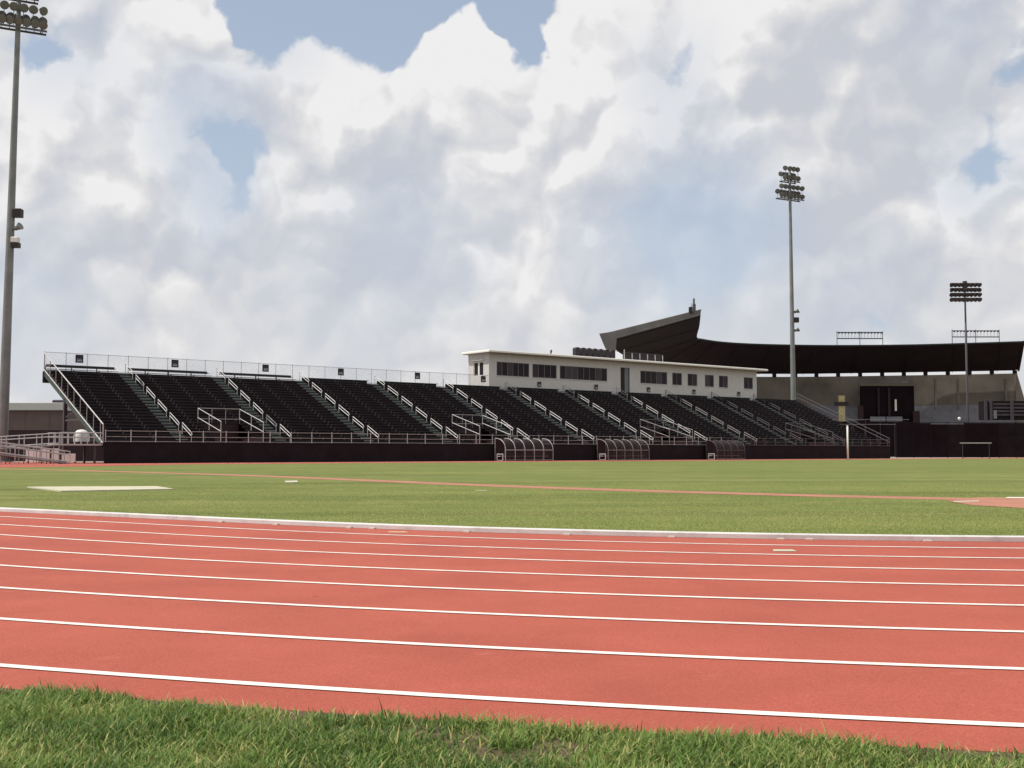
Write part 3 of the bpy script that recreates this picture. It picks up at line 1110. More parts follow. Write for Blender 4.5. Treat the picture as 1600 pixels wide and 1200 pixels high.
# camera deck behind a low dark rail
sA, sB = s_of(974, PT + 1.5), s_of(1034, PT + 1.5)
cd = empty('camera_deck', BL(sA, PT + 1.2, ROOFZ), RZ)
tag(cd, 'low dark railed deck with pale posts on the press box roof', 'railed deck')
MB().box(0, sB - sA, .3, .36, .25, 1.25).build('screen', M_blackbox, cd)
MB().box(0, sB - sA, 0, .05, 1.25, 1.33).build('top_rail', M_darkmast, cd)
for q in np.linspace(0, sB - sA, 6):
    MB().box(q - .04, q + .04, -.03, .08, 0, 1.24 if q > 0 else 1.7).build('post', M_rail, cd)
vt = MB().tube((0, 0, 0), (0, 0, .5), .12, n=8).tube((0, 0, .5), (.1, 0, .75), .2, .08, n=8).build('roof_vent', M_lamp)
vt.location = BL(s_of(861, PT + .5), PT + .5, ROOFZ)
tag(vt, 'small dark vent standing alone on the press box roof edge', 'vent')

# ------------------------------------------------------------------ curved team shelters
M_tint = mat('tinted_sheet', (0.030, 0.016, 0.020), .35, var=.2, spec=.2)
M_tint.node_tree.nodes['Principled BSDF'].inputs['Alpha'].default_value = .45


def hoop_profile():
    pts = [(0, 0, 0), (0, 0, 1.25)]
    for w in np.linspace(0, math.pi / 2, 8)[1:]:
        pts.append((0, 1.55 * (1 - math.cos(w)), 1.25 + 1.3 * math.sin(w)))
    pts.append((0, 1.9, 2.6))
    return pts


def shelter(x_left, nb, label, mt):
    s = s_of(x_left + 12, -2.3)
    e = empty('team_shelter', BL(s, -2.3, .006), RZ)
    P = hoop_profile()
    bw = 1.42
    for k in range(nb + 1):
        h_ = MB().path([(k * bw, p[1], p[2]) for p in P], .038)
        h_.tube((k * bw, 1.9, 0), (k * bw, 1.9, 2.6), .035)
        h_.build('hoop', mt, e)
    for k in range(nb):
        pan = MB()
        for p, q in zip(P[1:], P[2:]):
            i = len(pan.v)
            pan.v += [(k * bw + .06, p[1] + .03, p[2] - .03), (k * bw + bw - .06, p[1] + .03, p[2] - .03), (k * bw + bw - .06, q[1] + .03, q[2] - .03), (k * bw + .06, q[1] + .03, q[2] - .03)]
            pan.f.append((i, i + 1, i + 2, i + 3))
        pan.box(k * bw + .06, k * bw + bw - .06, .02, .05, .25, 1.2)
        pan.build('panel', M_tint, e)
    MB().tube((0, 0, 1.25), (nb * bw, 0, 1.25), .035).build('purlin', mt, e)
    MB().tube((0, 0, .12), (nb * bw, 0, .12), .035).build('purlin', M_raildark, e)
    MB().box(.06, nb * bw - .06, 1.93, 1.97, .1, 2.5).build('back_panel', M_maroon, e)
    be = MB().box(-.1, nb * bw, .9, 1.5, .5, .58).box(-.1, -.02, .35, 1.5, .05, .12).box(-.1, -.02, .35, 1.5, .72, .84)
    be.box(-.1, -.02, .35, .45, .12, .72).box(-.1, -.02, 1.4, 1.5, .12, .72)
    be.build('bench', M_rail, e)
    return tag(e, label, 'shelter', 'team shelters in front of the bleachers')


shelter(778, 5, 'arched team shelter nearest the camera, below the second bleacher portal', M_rail)
shelter(938, 5, 'arched team shelter between the other two shelters in front of the bleachers', M_raildark)
shelter(1108, 4, 'faint arched team shelter closest to the white post', M_dim)

# ------------------------------------------------------------------ white post on the field edge
p = gp(1325, 718.0)
wp = empty('white_post', (p.x, p.y, .006))
MB().tube((0, 0, 0), (0, 0, 4.55), .13, .12, n=12).build('pole', M_whitebox, wp, True)
MB().tube((0, 0, 4.55), (0, 0, 4.65), .15, .06, n=12).build('cap', M_whitebox, wp)
MB().cbox(-.3, .3, -.3, .3, 0, .06, .02).build('base_plate', M_conc, wp)
tag(wp, 'thin upright white post at the far edge of the field', 'post')

# ------------------------------------------------------------------ access ramp at the left end of the bleachers
rp = empty('access_ramp', BL(-.5, .2, 0), RZ)
tag(rp, 'silver railed access ramp leading up to the left end of the bleachers', 'ramp')
PA, PB_, PC = Vector((-1.5, 1.0, 1.75)), Vector((-6.3, .1, 1.05)), Vector((-10.2, .3, .12))
PR = Vector((-9.3, 3.2, 1.0))
land = MB().box(-3.4, .4, .1, 3.4, 1.62, 1.75)
land.build('landing', M_rail, rp)


def ramp_run(a, b, w=1.5):
    a, b = Vector(a), Vector(b)
    d = (b - a).normalized()
    s = Vector((-d.y, d.x, 0)).normalized() * (w / 2)
    mb = MB().quadbox([a - s - Vector((0, 0, .1)), b - s - Vector((0, 0, .1)), b + s - Vector((0, 0, .1)), a + s - Vector((0, 0, .1)), a - s, b - s, b + s, a + s])
    deck = mb.build('ramp_deck', M_raildark, rp)
    for sg in (-1, 1):
        r = MB()
        o = s * (sg * .97)
        for dz in (1.0, .72, .12):
            r.tube(a + o + Vector((0, 0, dz)), b + o + Vector((0, 0, dz)), .04)
        r.build('handrail', M_rail, deck)
        L_ = (b - a).length
        for q in np.linspace(0, 1, max(2, int(L_ / 1.1))):
            c = a.lerp(b, q) + o
            MB().tube((c.x, c.y, .0), (c.x, c.y, c.z + 1.02), .04).build('post', M_rail, deck)


ramp_run((-3.4, .9, 1.70), (-10.8, .9, 1.15))
ramp_run((-10.6, -.75, 1.12), (-3.0, -.75, .08))
lg = MB()
for z in (1.0, .6):
    lg.tube((-3.4, .1, 1.75 + z), (.3, .1, 1.75 + z), .04).tube((-3.4, 3.4, 1.75 + z), (.3, 3.4, 1.75 + z), .04)
for q in np.linspace(-3.3, .2, 7):
    lg.tube((q, .1, 1.74), (q, .1, 2.77), .035).tube((q, 3.4, 1.74), (q, 3.4, 2.77), .035)
lg.build('landing_rail', M_rail, rp)
for q in (-3.2, -.2):
    MB().box(q - .08, q + .08, .3, .46, .0, 1.62).build('leg', M_darkmast, rp)
    MB().box(q - .08, q + .08, 3.0, 3.16, .0, 1.62).build('leg', M_darkmast, rp)

# pale barrier boards behind the ramp, white tank, low dark wall, kerb blocks
for k, (xa, xb, ya, yb, lab) in enumerate(((40, 62, 703, 716, 'short pale barrier board behind the ramp rails, nearest the light mast'),
                                           (63, 92, 701, 718, 'wide white barrier board behind the middle of the ramp'),
                                           (96, 118, 709, 718, 'low pale barrier board under the landing of the ramp'))):
    Y = 112.0 - k * 1.2
    a, b = at(xa, yb, Y), at(xb, ya, Y)
    bb = empty('barrier_board', (a.x, a.y, .004))
    w_, h_ = b.x - a.x, b.z - .004
    MB().cbox(0, w_, 0, .06, .12, h_, .01).build('board', M_whitebox, bb)
    for q in (.08, w_ - .16):
        MB().box(q, q + .08, .065, .5, 0, .1).build('foot', M_darkmast, bb)
    tag(bb, lab, 'barrier', 'barrier boards behind the ramp')
a, b = gp(8, 719.5), gp(32, 719.5)
cbk = MB().cbox(0, (b - a).length, -.2, .2, 0, .35, .03).build('kerb_block', M_pad)
cbk.location = (a.x, a.y, .004)
tag(cbk, 'low cream concrete block beside the foot of the ramp', 'block')
c = at(127, 700, 131.0)
tk_ = empty('white_tank', (c.x, c.y, .004))
MB().lathe([(.7, 0), (.85, .25), (.85, 2.85), (.74, 3.25), (.45, 3.5), (.12, 3.58)], 18).build('tank_body', M_whitebox, tk_, True)
tag(tk_, 'rounded white tank showing above the ramp landing', 'tank')

# ------------------------------------------------------------------ building at far left
a, b = at(-60, 640, 152.0), at(98, 640, 152.0)
bl = empty('flat_roofed_building', (a.x, a.y, .003))
wd_ = b.x - a.x
zr = at(0, 641, 152.0).z
zf = at(0, 629.5, 152.0).z
MB().box(0, wd_, .0, 14, 3.9, zr).build('wall', M_bluewall, bl)
MB().box(.02, wd_ - .02, .05, 13.9, .0, 3.899).build('lower_wall', M_maroon, bl)
rf = MB().cbox(-.5, wd_ + .35, -.7, 14.5, zr + .002, zf, .05).build('roof', M_fascia, bl)
for q in np.arange(2, wd_ - 1, 3.2):
    MB().box(q, q + .1, -.06, -.003, 3.9, zr).build('pilaster', M_bluewall, bl)
MB().cbox(wd_ - 2.6, wd_ - 1.4, 3, 4.2, zf + .002, zf + .55, .1).build('roof_unit', M_darkmast, rf)
tag(bl, 'low brown building with pale flat roof beside the left light mast', 'building')
a, b = at(-80, 690, 128.0), at(168, 690, 128.0)
dw = MB().box(a.x, b.x, 128.0, 128.3, .0, at(0, 690, 128).z).build('boundary_wall', M_maroon)
tag(dw, 'low dark maroon wall behind the access ramp', 'wall')

# ------------------------------------------------------------------ light masts
fl = MB()
fl.lathe([(.13, -.48), (.2, -.44), (.2, -.18), (.28, -.05), (.45, .13), (.47, .15), (.47, .17)], 12)
flood_me = fl.mesh('floodlight', M_lamp)
lens_me = MB().lathe([(.43, 0), (.40, .02), (.05, .04)], 12).mesh('lens', M_lens)


def add_flood(parent, loc, aim_az, tilt=.5):
    o = link('floodlight', flood_me, parent, loc)
    d = Vector((math.cos(aim_az) * math.cos(tilt), math.sin(aim_az) * math.cos(tilt), -math.sin(tilt)))
    o.rotation_euler = d.to_track_quat('Z', 'Y').to_euler()
    link('lens', lens_me, o, (0, 0, .171))
    return o


def tall_mast(base, htop, rz, aim, label, lean=0.0, spk=(), r0=.52, r1=.22):
    e = empty('light_mast', base, rz)
    e.rotation_euler = (0, lean, 0)
    n_ = 8
    mb = MB()
    mb.lathe([(r0, 0), (r0 * .97, 3)] + [(r0 + (r1 - r0) * k / n_, 3 + (htop - 3) * k / n_) for k in range(1, n_ + 1)], 14)
    mb.build('pole', M_mast, e, True)
    MB().cbox(-.8, .8, -.8, .8, 0, .12, .03).build('base_plate', M_conc, e)
    ax = Vector((math.cos(rz), math.sin(rz), 0))
    ay = Vector((-ax.y, ax.x, 0))
    # two tiers of cross-arms, each carrying two rows of lamps
    for (z, half, rows, nl) in ((htop - 5.6, 2.8, ((.5, 7), (1.25, 7), (2.0, 6)), 0), (htop - 2.4, 1.9, ((.5, 5), (1.3, 5), (2.15, 4)), 0)):
        for off in (-.55, .55):
            a = Vector((0, 0, z)) + ay * off - ax * half
            b = Vector((0, 0, z)) + ay * off + ax * half
            MB().bar(a, b, .14, .2).build('crossarm', M_lamp, e)
        for q in (-1, 0, 1):
            c = Vector((0, 0, z + .12)) + ax * (q * half * .8)
            MB().bar(c - ay * .6, c + ay * .6, .1, .08).build('tie_bar', M_lamp, e)
        for j, (dz, cnt) in enumerate(rows):
            off = .55 if j % 2 else -.55
            for q in range(cnt):
                u_ = -half + 2 * half * (q + .5) / cnt
                c = Vector((0, 0, z)) + ax * u_ + ay * off
                MB().tube(c + Vector((0, 0, .1)), c + Vector((0, 0, dz + .1)), .04).build('bracket', M_lamp, e)
                add_flood(e, c + Vector((0, 0, dz + .15)), aim + random.uniform(-.5, .5), random.uniform(.35, .6))
    for (z, kind) in spk:
        s_ = MB()
        d = ax * (r0 * .75)
        c = Vector((d.x * .9 + .1, d.y - .2, z))
        if kind == 'box':
            s_.cbox(c.x - .1, c.x + .75, c.y - .4, c.y + .35, z - .45, z + .45, .08).build('speaker', M_blackbox, e)
        elif kind == 'white':
            w_ = s_.cbox(c.x - .2, c.x + .5, c.y - .4, c.y + .3, z - .2, z + .35, .08).build('speaker', M_whitebox, e)
            MB().cbox(c.x - .12, c.x + .6, c.y - .42, c.y + .3, z - .75, z - .21, .05).build('speaker_grille', M_blackbox, w_)
        else:
            s_.tube((c.x - .3, c.y, z), (c.x + .3, c.y - .15, z - .1), .22, .22, n=10).tube((c.x + .3, c.y - .15, z - .1), (c.x + .75, c.y - .3, z + .15), .2, .42, n=10)
            s_.build('horn_speaker', M_lens if kind == 'hornw' else M_lamp, e)
    return tag(e, label, 'light mast', 'stadium light masts')


pL = gp(3, 722)
pM = at(1241, 706, 205.0)
zt_m = at(1236, 262, 205.0).z
hz_ = lambda px, Y: at(800, px, Y).z
tall_mast((pL.x, pL.y, .003), hz_(45, pL.y) + 5.6, math.radians(26), math.radians(-60), 'tall grey light mast at the left edge with loudspeakers on its shaft', lean=.011,
          spk=((hz_(333, pL.y), 'box'), (hz_(356, pL.y), 'hornw'), (hz_(376, pL.y), 'white')))
tall_mast((pM.x, 205.0, .003), zt_m - .2, math.radians(28), math.radians(-110), 'tall grey light mast rising behind the right end of the bleachers', lean=-.002,
          spk=((hz_(487, 205), 'horn'), (hz_(500, 205), 'box'), (hz_(516, 205), 'horn')))
# dark mast at the ball park
pD = at(1513.5, 706, 232.0)
e = empty('dark_light_mast', (pD.x, 232.0, .003))
zt_ = hz_(440, 232)
MB().lathe([(.3, 0), (.27, 8), (.16, zt_)], 10).build('pole', M_darkmast, e, True)
dz = (hz_(445, 232) - hz_(468, 232)) / 3
lampd = MB().lathe([(.16, -.3), (.22, -.25), (.50, .15), (.52, .22)], 8).mesh('floodlight', M_darkmast)
for r in range(4):
    z = zt_ - .6 - r * dz
    MB().bar((-3.0, 0, z + .25), (3.0, 0, z + .25), .14, .14).build('crossarm', M_darkmast, e)
    for q in (-2.8, -2.0, -1.2, -.42, .42, 1.2, 2.0, 2.8):
        o = link('floodlight', lampd, e, (q, -.25, z - .05))
        o.rotation_euler = (math.radians(125), 0, random.uniform(-.4, .4))
MB().cbox(-.35, .35, -.35, .35, zt_ - 1.3, zt_ + .1, .08).build('control_box', M_darkmast, e)
tag(e, 'slender dark light mast with four rows of lamps in front of the grandstand', 'light mast', 'stadium light masts')

# ------------------------------------------------------------------ ball park grandstand with its curved canopy
gs = empty('grandstand', (60, 240, 0))
tag(gs, 'dark grandstand with sweeping upturned canopy roof behind the bleachers', 'grandstand')
O = Vector((60, 240, 0))


def plan(pts):
    c = [Vector((x, y, 0)) for x, y in pts]
    return smooth_path(c, 8)


front_px = [(1095, 487, 205), (1093, 508, 226), (1089, 527.5, 247), (1098, 531, 254), (1130, 535.5, 259), (1180, 538.5, 262.5), (1260, 540.3, 265), (1340, 540.5, 265), (1430, 539.5, 263.5), (1520, 537, 260.5), (1598, 534.5, 257.5)]
back_px = [(947, 528, 192), (960, 545, 222), (985, 560, 250), (1035, 575, 268), (1090, 581, 275), (1160, 583, 278.5), (1240, 583.5, 280.5), (1330, 582.5, 281), (1430, 581, 280), (1515, 579.5, 277.5), (1590, 578.0, 275)]
fe = smooth_path([at(*p) for p in front_px], 6)
be = smooth_path([at(*p) for p in back_px], 6)
n = len(fe)
TH1 = Vector((0, 0, 1.15))
TH2 = Vector((0, 0, .5))
mb = MB()
for i in range(n):
    mb.v += [tuple(fe[i] - O - Vector((0, 0, .05))), tuple(be[i] - O)]
for i in range(n - 1):
    mb.f.append((2 * i, 2 * i + 2, 2 * i + 3, 2 * i + 1))
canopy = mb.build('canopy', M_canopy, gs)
mb = MB()
for i in range(n):
    mb.v += [tuple(fe[i] - O + Vector((0, 0, .25))), tuple(be[i] - O + Vector((0, 0, .75)))]
for i in range(n - 1):
    mb.f.append((2 * i + 1, 2 * i + 3, 2 * i + 2, 2 * i))
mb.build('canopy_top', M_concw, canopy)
mb = MB()
for i in range(n):
    mb.v += [tuple(fe[i] - O + Vector((0, 0, -.05))), tuple(fe[i] - O + Vector((0, 0, .25)))]
for i in range(n - 1):
    mb.f.append((2 * i, 2 * i + 2, 2 * i + 3, 2 * i + 1))
mb.build('canopy_edge', M_board, canopy)
# end fascia of the near wing: a thick concrete beam with a drooping nose
pa, pb = be[0] - O, fe[0] - O
nrm = Vector((.6, -.8, 0))
mb = MB()
mb.prism([pa + Vector((-.6, -.45, .75)), pa + Vector((.5, .4, -1.7)), pa + Vector((1.7, 1.25, -2.1)), pa + Vector((1.9, 1.4, .05)), pb + Vector((-.2, -.1, -.7)), pb + Vector((.15, .1, .45)), pa + Vector((1.0, .75, 1.1))], nrm * -.9)
mb.build('end_fascia', M_concw, canopy)
pa2, pb2 = be[-1] - O, fe[-1] - O
MB().prism([pa2 + Vector((0, 0, -.3)), pb2 + Vector((0, 0, -.12)), pb2 + Vector((0, 0, .3)), pa2 + Vector((0, 0, 1.2))], (.5, .1, 0)).build('end_fascia', M_canopy, canopy)
# ribs under the canopy
for i in range(2, n, 5):
    a, b = fe[i] - O - Vector((0, 0, .25)), be[i] - O - Vector((0, 0, .25))
    MB().bar(a, b, .1, .1).build('rib', M_canopy, canopy)
# back wall below the canopy, split by a clerestory of pale slots
wb = [p - O + Vector((0, 1.2, 0)) for p in be]
cum = [0]
for i in range(1, n):
    cum.append(cum[-1] + (be[i] - be[i - 1]).length)


def wall_band(name, z_of_top, z_of_bot, m_, parent, i0=0, i1=None, off=0.0, thick=.4):
    mb = MB()
    idx = list(range(i0, (i1 or n)))
    for i in idx:
        p = wb[i] + Vector((0, off, 0))
        for (dy, z) in ((0, z_of_bot), (0, z_of_top), (thick, z_of_top), (thick, z_of_bot)):
            zz = z(i) if callable(z) else z
            mb.v.append((p.x, p.y + dy, zz))
    k = len(idx)
    for j in range(k - 1):
        for q in range(4):
            mb.f.append((4 * j + q, 4 * j + 4 + q, 4 * j + 4 + (q + 1) % 4, 4 * j + (q + 1) % 4))
    mb.f += [(0, 1, 2, 3), (4 * k - 1, 4 * k - 2, 4 * k - 3, 4 * k - 4)]
    return mb.build(name, m_, parent)


i_w = next(i for i, p in enumerate(be) if 800 + F_PX * p.x / p.y > 1120)
ztop = lambda i: be[i].z - .75
gw = wall_band('wall', ztop, 12.4, M_brown, gs, i0=i_w)
wall_band('lower_wall', 12.398, 0, M_blueg, gs, i0=i_w, off=.03)
wall_band('header', lambda i: be[i].z + .9, lambda i: be[i].z - .02, M_canopy, gs, i0=i_w, off=.02, thick=.3)
# mullions between the open slots (sky shows through the gap)
px_m = [1169, 1211, 1244, 1277, 1311, 1345.5, 1380, 1414, 1448, 1483, 1517, 1552, 1588]


def at_back(x, off=1.2):
    best = None
    for i in range(n - 1):
        a, b = wb[i] + O, wb[i + 1] + O
        xa, xb = 800 + F_PX * a.x / a.y, 800 + F_PX * b.x / b.y
        if xa <= x <= xb:
            return a.lerp(b, (x - xa) / (xb - xa))
    return wb[-1] + O


for x in px_m:
    p = at_back(x) - O
    MB().box(p.x - .45, p.x + .45, p.y - .05, p.y + .45, p.z - .85, p.z + .02).build('mullion', M_canopy, gs)
# sloped buttress at the right end
p = wb[-1]
MB().prism([(p.x - .2, p.y - .3, p.z - .8), (p.x + .25, p.y - .3, p.z - .8), (p.x + 2.6, p.y - .3, 11), (p.x + 4.6, p.y - .3, 0), (p.x - .2, p.y - .3, 0)], (0, 1.2, 0)).build('buttress', M_brown, gs)


def wall_quad(name, x0, x1, y0, y1, Y, m_, parent, depth=.3, ch_=.02):
    a, b = at(x0, y1, Y), at(x1, y0, Y)
    return MB().cbox(a.x - O.x, b.x - O.x, Y - O.y, Y - O.y + depth, a.z, b.z, ch_).build(name, m_, parent)


# broad dark entrance with inner columns, rail panels, a pale upright
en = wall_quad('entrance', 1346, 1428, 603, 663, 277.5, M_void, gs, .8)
wall_quad('lintel', 1343, 1431, 599, 603, 277.2, M_brown, en, .9)
wall_quad('door_panel', 1360, 1383.5, 651, 659, 276.2, M_blueg, en)
wall_quad('door_panel', 1385.5, 1410, 651, 659, 276.2, M_blueg, en)
wall_quad('doorway_light', 1398.5, 1401, 624, 642, 276.8, M_light, en, .2)
wall_quad('inner_column', 1372, 1374, 606, 650, 277.0, M_maroon, en, .3)
wall_quad('inner_column', 1388, 1391, 606, 650, 277.0, M_maroon, en, .3)
wall_quad('lamp', 1407, 1419, 595.5, 598.5, 276.5, M_lens, en, .3)
wall_quad('yellow_column', 1311, 1320, 618, 661, 275.5, M_yellow, gs, .8)
wall_quad('side_pier', 1342, 1349, 634, 663, 275.5, M_maroon, gs, .6)
wall_quad('side_pier', 1427, 1437, 642, 664, 275.5, M_maroon, gs, .6)
for x in (1462, 1497.5, 1572):
    wall_quad('wall_rib', x - 1.2, x + 1.2, 592, 640, 275.6, M_brown, gs, .4)
wall_quad('notice', 1304, 1326, 628, 634, 275.0, M_blackbox, gs, .2)
# louvred booth at the right end
bo = wall_quad('booth', 1538, 1640, 626.5, 656, 250, M_base, gs, 3)
for k in range(4):
    wall_quad('louvre', 1553 + 0, 1638, 630 + k * 5.5, 633 + k * 5.5, 249.6, mat('louvre', (.05, .04, .05), .7), bo, .3)
for x in (1539, 1547, 1580):
    wall_quad('booth_post', x, x + 3.5, 624, 657, 249.2, M_darkmast, bo, .3)
wall_quad('booth_light', 1553.5, 1557.5, 641, 654, 249.0, M_lens, bo, .2)
ball = MB().lathe([(.05, -.36), (.25, -.26), (.36, 0), (.25, .26), (.05, .36)], 14).build('globe_lamp', M_whitebox, gs, True)
q = at(1499, 654, 252)
ball.location = q - O
MB().tube((0, 0, -7.5), (0, 0, -.7), .1).build('globe_post', M_darkmast, gs).location = q - O

# floodlight racks on the canopy
for (x0, x1, ya, yb, lab) in ((1308, 1379, 517.5, 530, 'open frame rack of roof lights left of the dark light mast'), (1488, 1561, 515, 527.5, 'open frame rack of roof lights behind the dark light mast')):
    Y = 268.0
    a, b = at(x0, yb + 11, Y), at(x1, ya, Y)
    e = empty('light_rack', (a.x, Y, a.z))
    w_ = b.x - a.x
    h_ = b.z - a.z
    z2 = at(x0, yb - 1, Y).z - a.z
    z1 = at(x0, ya + 2, Y).z - a.z
    MB().bar((0, 0, z1), (w_, 0, z1), .18, .22).build('rail', M_darkmast, e)
    MB().bar((0, 0, z2), (w_, 0, z2), .18, .22).build('rail', M_darkmast, e)
    for q in (0, w_ / 2, w_):
        MB().box(q - .07, q + .07, -.07, .07, 0, h_).build('post', M_mast, e)
    for q in np.linspace(.4, w_ - .4, 14):
        o = link('floodlight', MATS.setdefault('_rl', MB().lathe([(.1, -.15), (.24, .12), (.25, .16)], 8).mesh('floodlight', M_darkmast)), e, (q, -.2, z1 - .05))
        o.rotation_euler = (math.radians(115), 0, 0)
        MB().box(q - .025, q + .025, -.03, .03, z2, z1).build('strut', M_mast, e)
    tag(e, lab, 'light rack', 'light racks on the grandstand canopy')
# loudspeaker stack on the canopy tip
q = at(1083, 489.5, 203.5)
e = empty('roof_loudspeaker', q)
MB().cbox(-.75, -.15, -.3, .3, 0, 1.15, .1).build('cabinet', M_blackbox, e)
MB().cbox(-.05, .45, -.25, .25, 0, 1.7, .12).build('cabinet', M_lamp, e)
MB().cbox(-.02, .32, -.2, .2, 1.72, 2.7, .1).build('cabinet', M_mast, e)
MB().tube((-.2, .1, 0), (-.2, .1, 1.8), .05).build('bracket', M_darkmast, e)
tag(e, 'small stack of loudspeakers perched on the upturned canopy tip', 'loudspeaker')

# ------------------------------------------------------------------ dark screen fence right of the bleachers
Yf = 196.0
a, b = at(1400, 660, Yf), at(1720, 660, Yf)
fe_ = empty('screen_fence', (a.x, Yf, .002))
tag(fe_, 'tall dark screen fence right of the bleachers below the grandstand', 'fence')
w_ = b.x - a.x
hf = a.z
npan = 12
for k in range(npan):
    x0, x1 = w_ * k / npan + .06, w_ * (k + 1) / npan - .06
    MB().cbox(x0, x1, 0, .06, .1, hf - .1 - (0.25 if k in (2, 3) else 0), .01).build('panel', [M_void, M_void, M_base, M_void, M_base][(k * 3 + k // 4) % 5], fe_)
    MB().box(x0 - .1, x0 - .02, -.06, .1, 0, hf + .05).build('post', M_base, fe_)
for z in (hf * .33, hf * .66, hf - .04):
    MB().box(0, w_, -.09, -.03, z, z + .08).build('rail', M_base, fe_)
a, b = at(1240, 655, 215.0), at(1420, 655, 215.0)
f2 = empty('rear_fence', (a.x, 215.0, .002))
tag(f2, 'dark fence behind the right end of the bleachers', 'fence')
for k in range(8):
    x0, x1 = (b.x - a.x) * k / 8 + .05, (b.x - a.x) * (k + 1) / 8 - .05
    MB().cbox(x0, x1, 0, .06, .1, b.z - .4, .01).build('panel', M_void, f2)
    MB().box(x0 - .08, x0 - .01, -.06, .1, 0, b.z).build('post', M_darkmast, f2)
for dz in (0, .9):
    MB().box(0, b.x - a.x, -.1, -.06, b.z - .1 + dz - .9, b.z - .02 + dz - .9).build('rail', M_raildark, f2)
# bar on two legs in front of it
a, b = at(1500, 692, 172.0), at(1549, 692, 172.0)
e = empty('barrier_bar', (a.x, 172.0, .003))
MB().box(0, b.x - a.x, -.05, .05, a.z - .1, a.z + .06).build('bar', M_rail, e)
for q in (.3, b.x - a.x - .4):
    MB().box(q, q + .1, -.05, .05, 0, a.z - .101).build('leg', M_darkmast, e)
MB().box(0.1, b.x - a.x - .2, .1, .16, .3, a.z - .3).build('screen', M_void, e)
tag(e, 'pale horizontal bar on two dark legs before the screen fence', 'barrier')


# ------------------------------------------------------------------ grass
def blades(name, base, height, width, lean, m_, tint, seg=2, label=None, parent=None):
    """base (n,2) positions; each blade a tapered, bent strip of real faces"""
    n_ = len(base)
    az = rng.uniform(0, 2 * math.pi, n_)
    fx, fy = np.cos(az), np.sin(az)
    wx, wy = -fy, fx
    V_, T_ = [], []
    ks = np.linspace(0, 1, seg + 1)
    for k in ks[:-1]:
        w = width * (1 - k ** 1.5) / 2
        px = base[:, 0] + fx * lean * k ** 1.8
        py = base[:, 1] + fy * lean * k ** 1.8
        pz = height * k * (1 - .18 * k * (lean / np.maximum(height, 1e-4)))
        V_.append(np.stack([px - wx * w, py - wy * w, pz], 1))
        V_.append(np.stack([px + wx * w, py + wy * w, pz], 1))
    k = 1.0
    V_.append(np.stack([base[:, 0] + fx * lean, base[:, 1] + fy * lean, np.maximum(height * (1 - .18 * lean / np.maximum(height, 1e-4)), .004)], 1))
    nv = 2 * seg + 1
    verts = np.stack(V_, 1).reshape(-1, 3)
    o = np.arange(n_)[:, None] * nv
    tris = []
    for s in range(seg - 1):
        q = 2 * s
        tris += [o + np.array([[q, q + 1, q + 3]]), o + np.array([[q, q + 3, q + 2]])]
    q = 2 * (seg - 1)
    tris.append(o + np.array([[q, q + 1, q + 2]]))
    tri = np.concatenate(tris, 1).reshape(-1, 3)
    me = bpy.data.meshes.new(name)
    me.vertices.add(len(verts))
    me.vertices.foreach_set('co', verts.astype(np.float32).ravel())
    nt_ = len(tri)
    me.loops.add(nt_ * 3)
    me.loops.foreach_set('vertex_index', tri.astype(np.int32).ravel())
    me.polygons.add(nt_)
    me.polygons.foreach_set('loop_start', np.arange(0, nt_ * 3, 3, dtype=np.int32))
    me.polygons.foreach_set('loop_total', np.full(nt_, 3, dtype=np.int32))
    me.update(calc_edges=True)
    atr = me.attributes.new('tint', 'FLOAT', 'POINT')
    atr.data.foreach_set('value', np.repeat(tint, nv).astype(np.float32))
    me.materials.append(m_)
    ob = link(name, me, parent)
    return tag(ob, label, None, None, 'stuff')


def vnoise(p, s, seed):
    r = np.random.default_rng(seed)
    g_ = r.random((64, 64))
    x, y = p[:, 0] * s, p[:, 1] * s
    xi, yi = np.floor(x).astype(int), np.floor(y).astype(int)
    xf, yf = x - xi, y - yi
    xf, yf = xf * xf * (3 - 2 * xf), yf * yf * (3 - 2 * yf)
    a = g_[xi % 64, yi % 64]
    b = g_[(xi + 1) % 64, yi % 64]
    c = g_[xi % 64, (yi + 1) % 64]
    d = g_[(xi + 1) % 64, (yi + 1) % 64]
    return (a * (1 - xf) + b * xf) * (1 - yf) + (c * (1 - xf) + d * xf) * yf


M_blade = grass_material('blade_green', (.055, .112, .023), (.190, .300, .062), (.52, .46, .19))
M_blade2 = grass_material('lawn_blade', (.23, .28, .078), (.34, .375, .11), (.48, .44, .19))

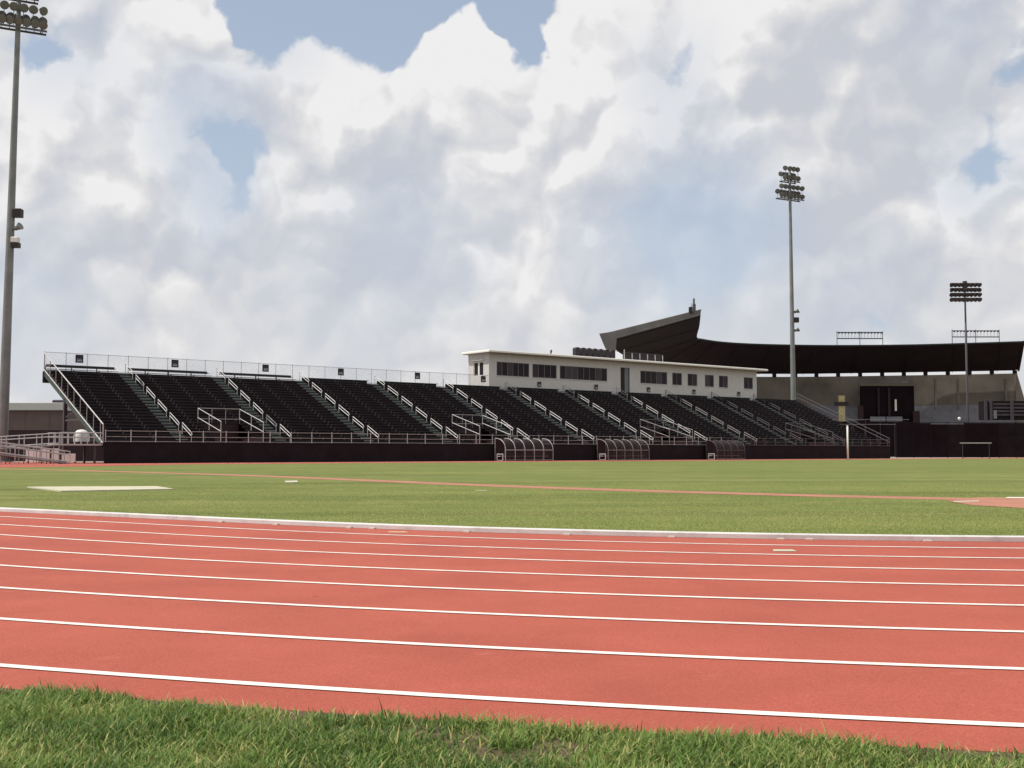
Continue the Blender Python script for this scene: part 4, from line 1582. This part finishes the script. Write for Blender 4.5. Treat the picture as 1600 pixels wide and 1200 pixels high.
def verge_blades(nb, a_lo, a_hi, depth, seed, parent=None, name='verge_grass', label=None):
    ang = rng.uniform(math.radians(a_lo), math.radians(a_hi), nb)
    rad = R_EDGE - .03 + rng.random(nb) * depth
    pos = np.stack([GC.x + rad * np.cos(ang), GC.y + rad * np.sin(ang)], 1)
    dens = .5 * vnoise(pos, 2.2, 1) + .5 * vnoise(pos, 6.0, 2)
    edge = np.clip((rad - R_EDGE) / .16 + .35 + 1.1 * (vnoise(pos, 5, 5) - .5), 0, 1)
    keep = rng.random(nb) < np.clip((dens - .18) * 3.6, .30, 1) * edge
    pos, dens, rad = pos[keep], dens[keep], rad[keep]
    n_ = len(pos)
    hh = (.018 + .040 * rng.random(n_) ** 1.1) * (.5 + 1.0 * dens)
    tall = rng.random(n_) < .02
    hh[tall] *= rng.uniform(1.3, 1.8, tall.sum())
    wdt = rng.uniform(.004, .0095, n_)
    lean = hh * rng.uniform(.2, 1.5, n_)
    tint = np.clip(rng.normal(.45, .2, n_) + .5 * (vnoise(pos, 3, 9) - .5), 0, 1)
    dry = rng.random(n_) < .11 + .30 * np.clip(.45 - dens, 0, 1)
    tint[dry] = rng.uniform(.75, 1.0, dry.sum())
    return blades(name, pos, hh, wdt, lean, M_blade, tint, 3, label, parent)


vg = verge_blades(300000, 246.5, 263.0, 2.45, 1, None, 'verge_grass', 'rough green grass growing along the near edge of the track')
tag(verge_blades(150000, 238.0, 246.5, 3.4, 2, vg, 'verge_clumps'), kind='stuff')
tag(verge_blades(60000, 263.0, 270.0, 1.6, 3, vg, 'verge_clumps'), kind='stuff')

# short mown blades just inside the kerb
NB = 260000
yy = 13.2 + 26 * rng.random(NB) ** 1.6
xx = rng.uniform(-.52, .52, NB) * yy
pos = np.stack([xx, yy], 1)
rad = np.hypot(pos[:, 0] - GC.x, pos[:, 1] - GC.y)
keep = rad < R_KERB - .17
# keep the mown blades off the runway and pads
rwp = np.array([(p.x, p.y) for p in rw])
dist = np.full(len(pos), 1e9)
for a, b in zip(rwp, rwp[1:]):
    ab = b - a
    t = np.clip(((pos - a) @ ab) / (ab @ ab), 0, 1)
    dist = np.minimum(dist, np.linalg.norm(pos - (a + t[:, None] * ab), axis=1))
keep &= dist > .68
c1 = np.array([[p.x, p.y] for p in (gp(42, 762.2), gp(95, 768.8), gp(272, 765.6), gp(245, 761.4))])


def inside(P, poly):
    r = np.ones(len(P), bool)
    sgn = None
    for a, b in zip(poly, np.roll(poly, -1, 0)):
        c = (b[0] - a[0]) * (P[:, 1] - a[1]) - (b[1] - a[1]) * (P[:, 0] - a[0])
        s = c > 0
        sgn = s if sgn is None else sgn
        r &= (s == sgn)
    return r


keep &= ~inside(pos, c1)
c2 = np.array([[p.x, p.y] for p in pt])
keep &= ~inside(pos, c2)
pos = pos[keep]
n_ = len(pos)
hh = rng.uniform(.010, .024, n_)
blades('lawn_grass', pos, hh, rng.uniform(.006, .012, n_), hh * rng.uniform(.2, .9, n_), M_blade2,
       np.clip(rng.normal(.5, .11, n_) + .75 * (vnoise(pos * np.array([.35, 1.0]), .6, 21) - .5), 0, 1), 1, 'short mown infield grass just beyond the white kerb')
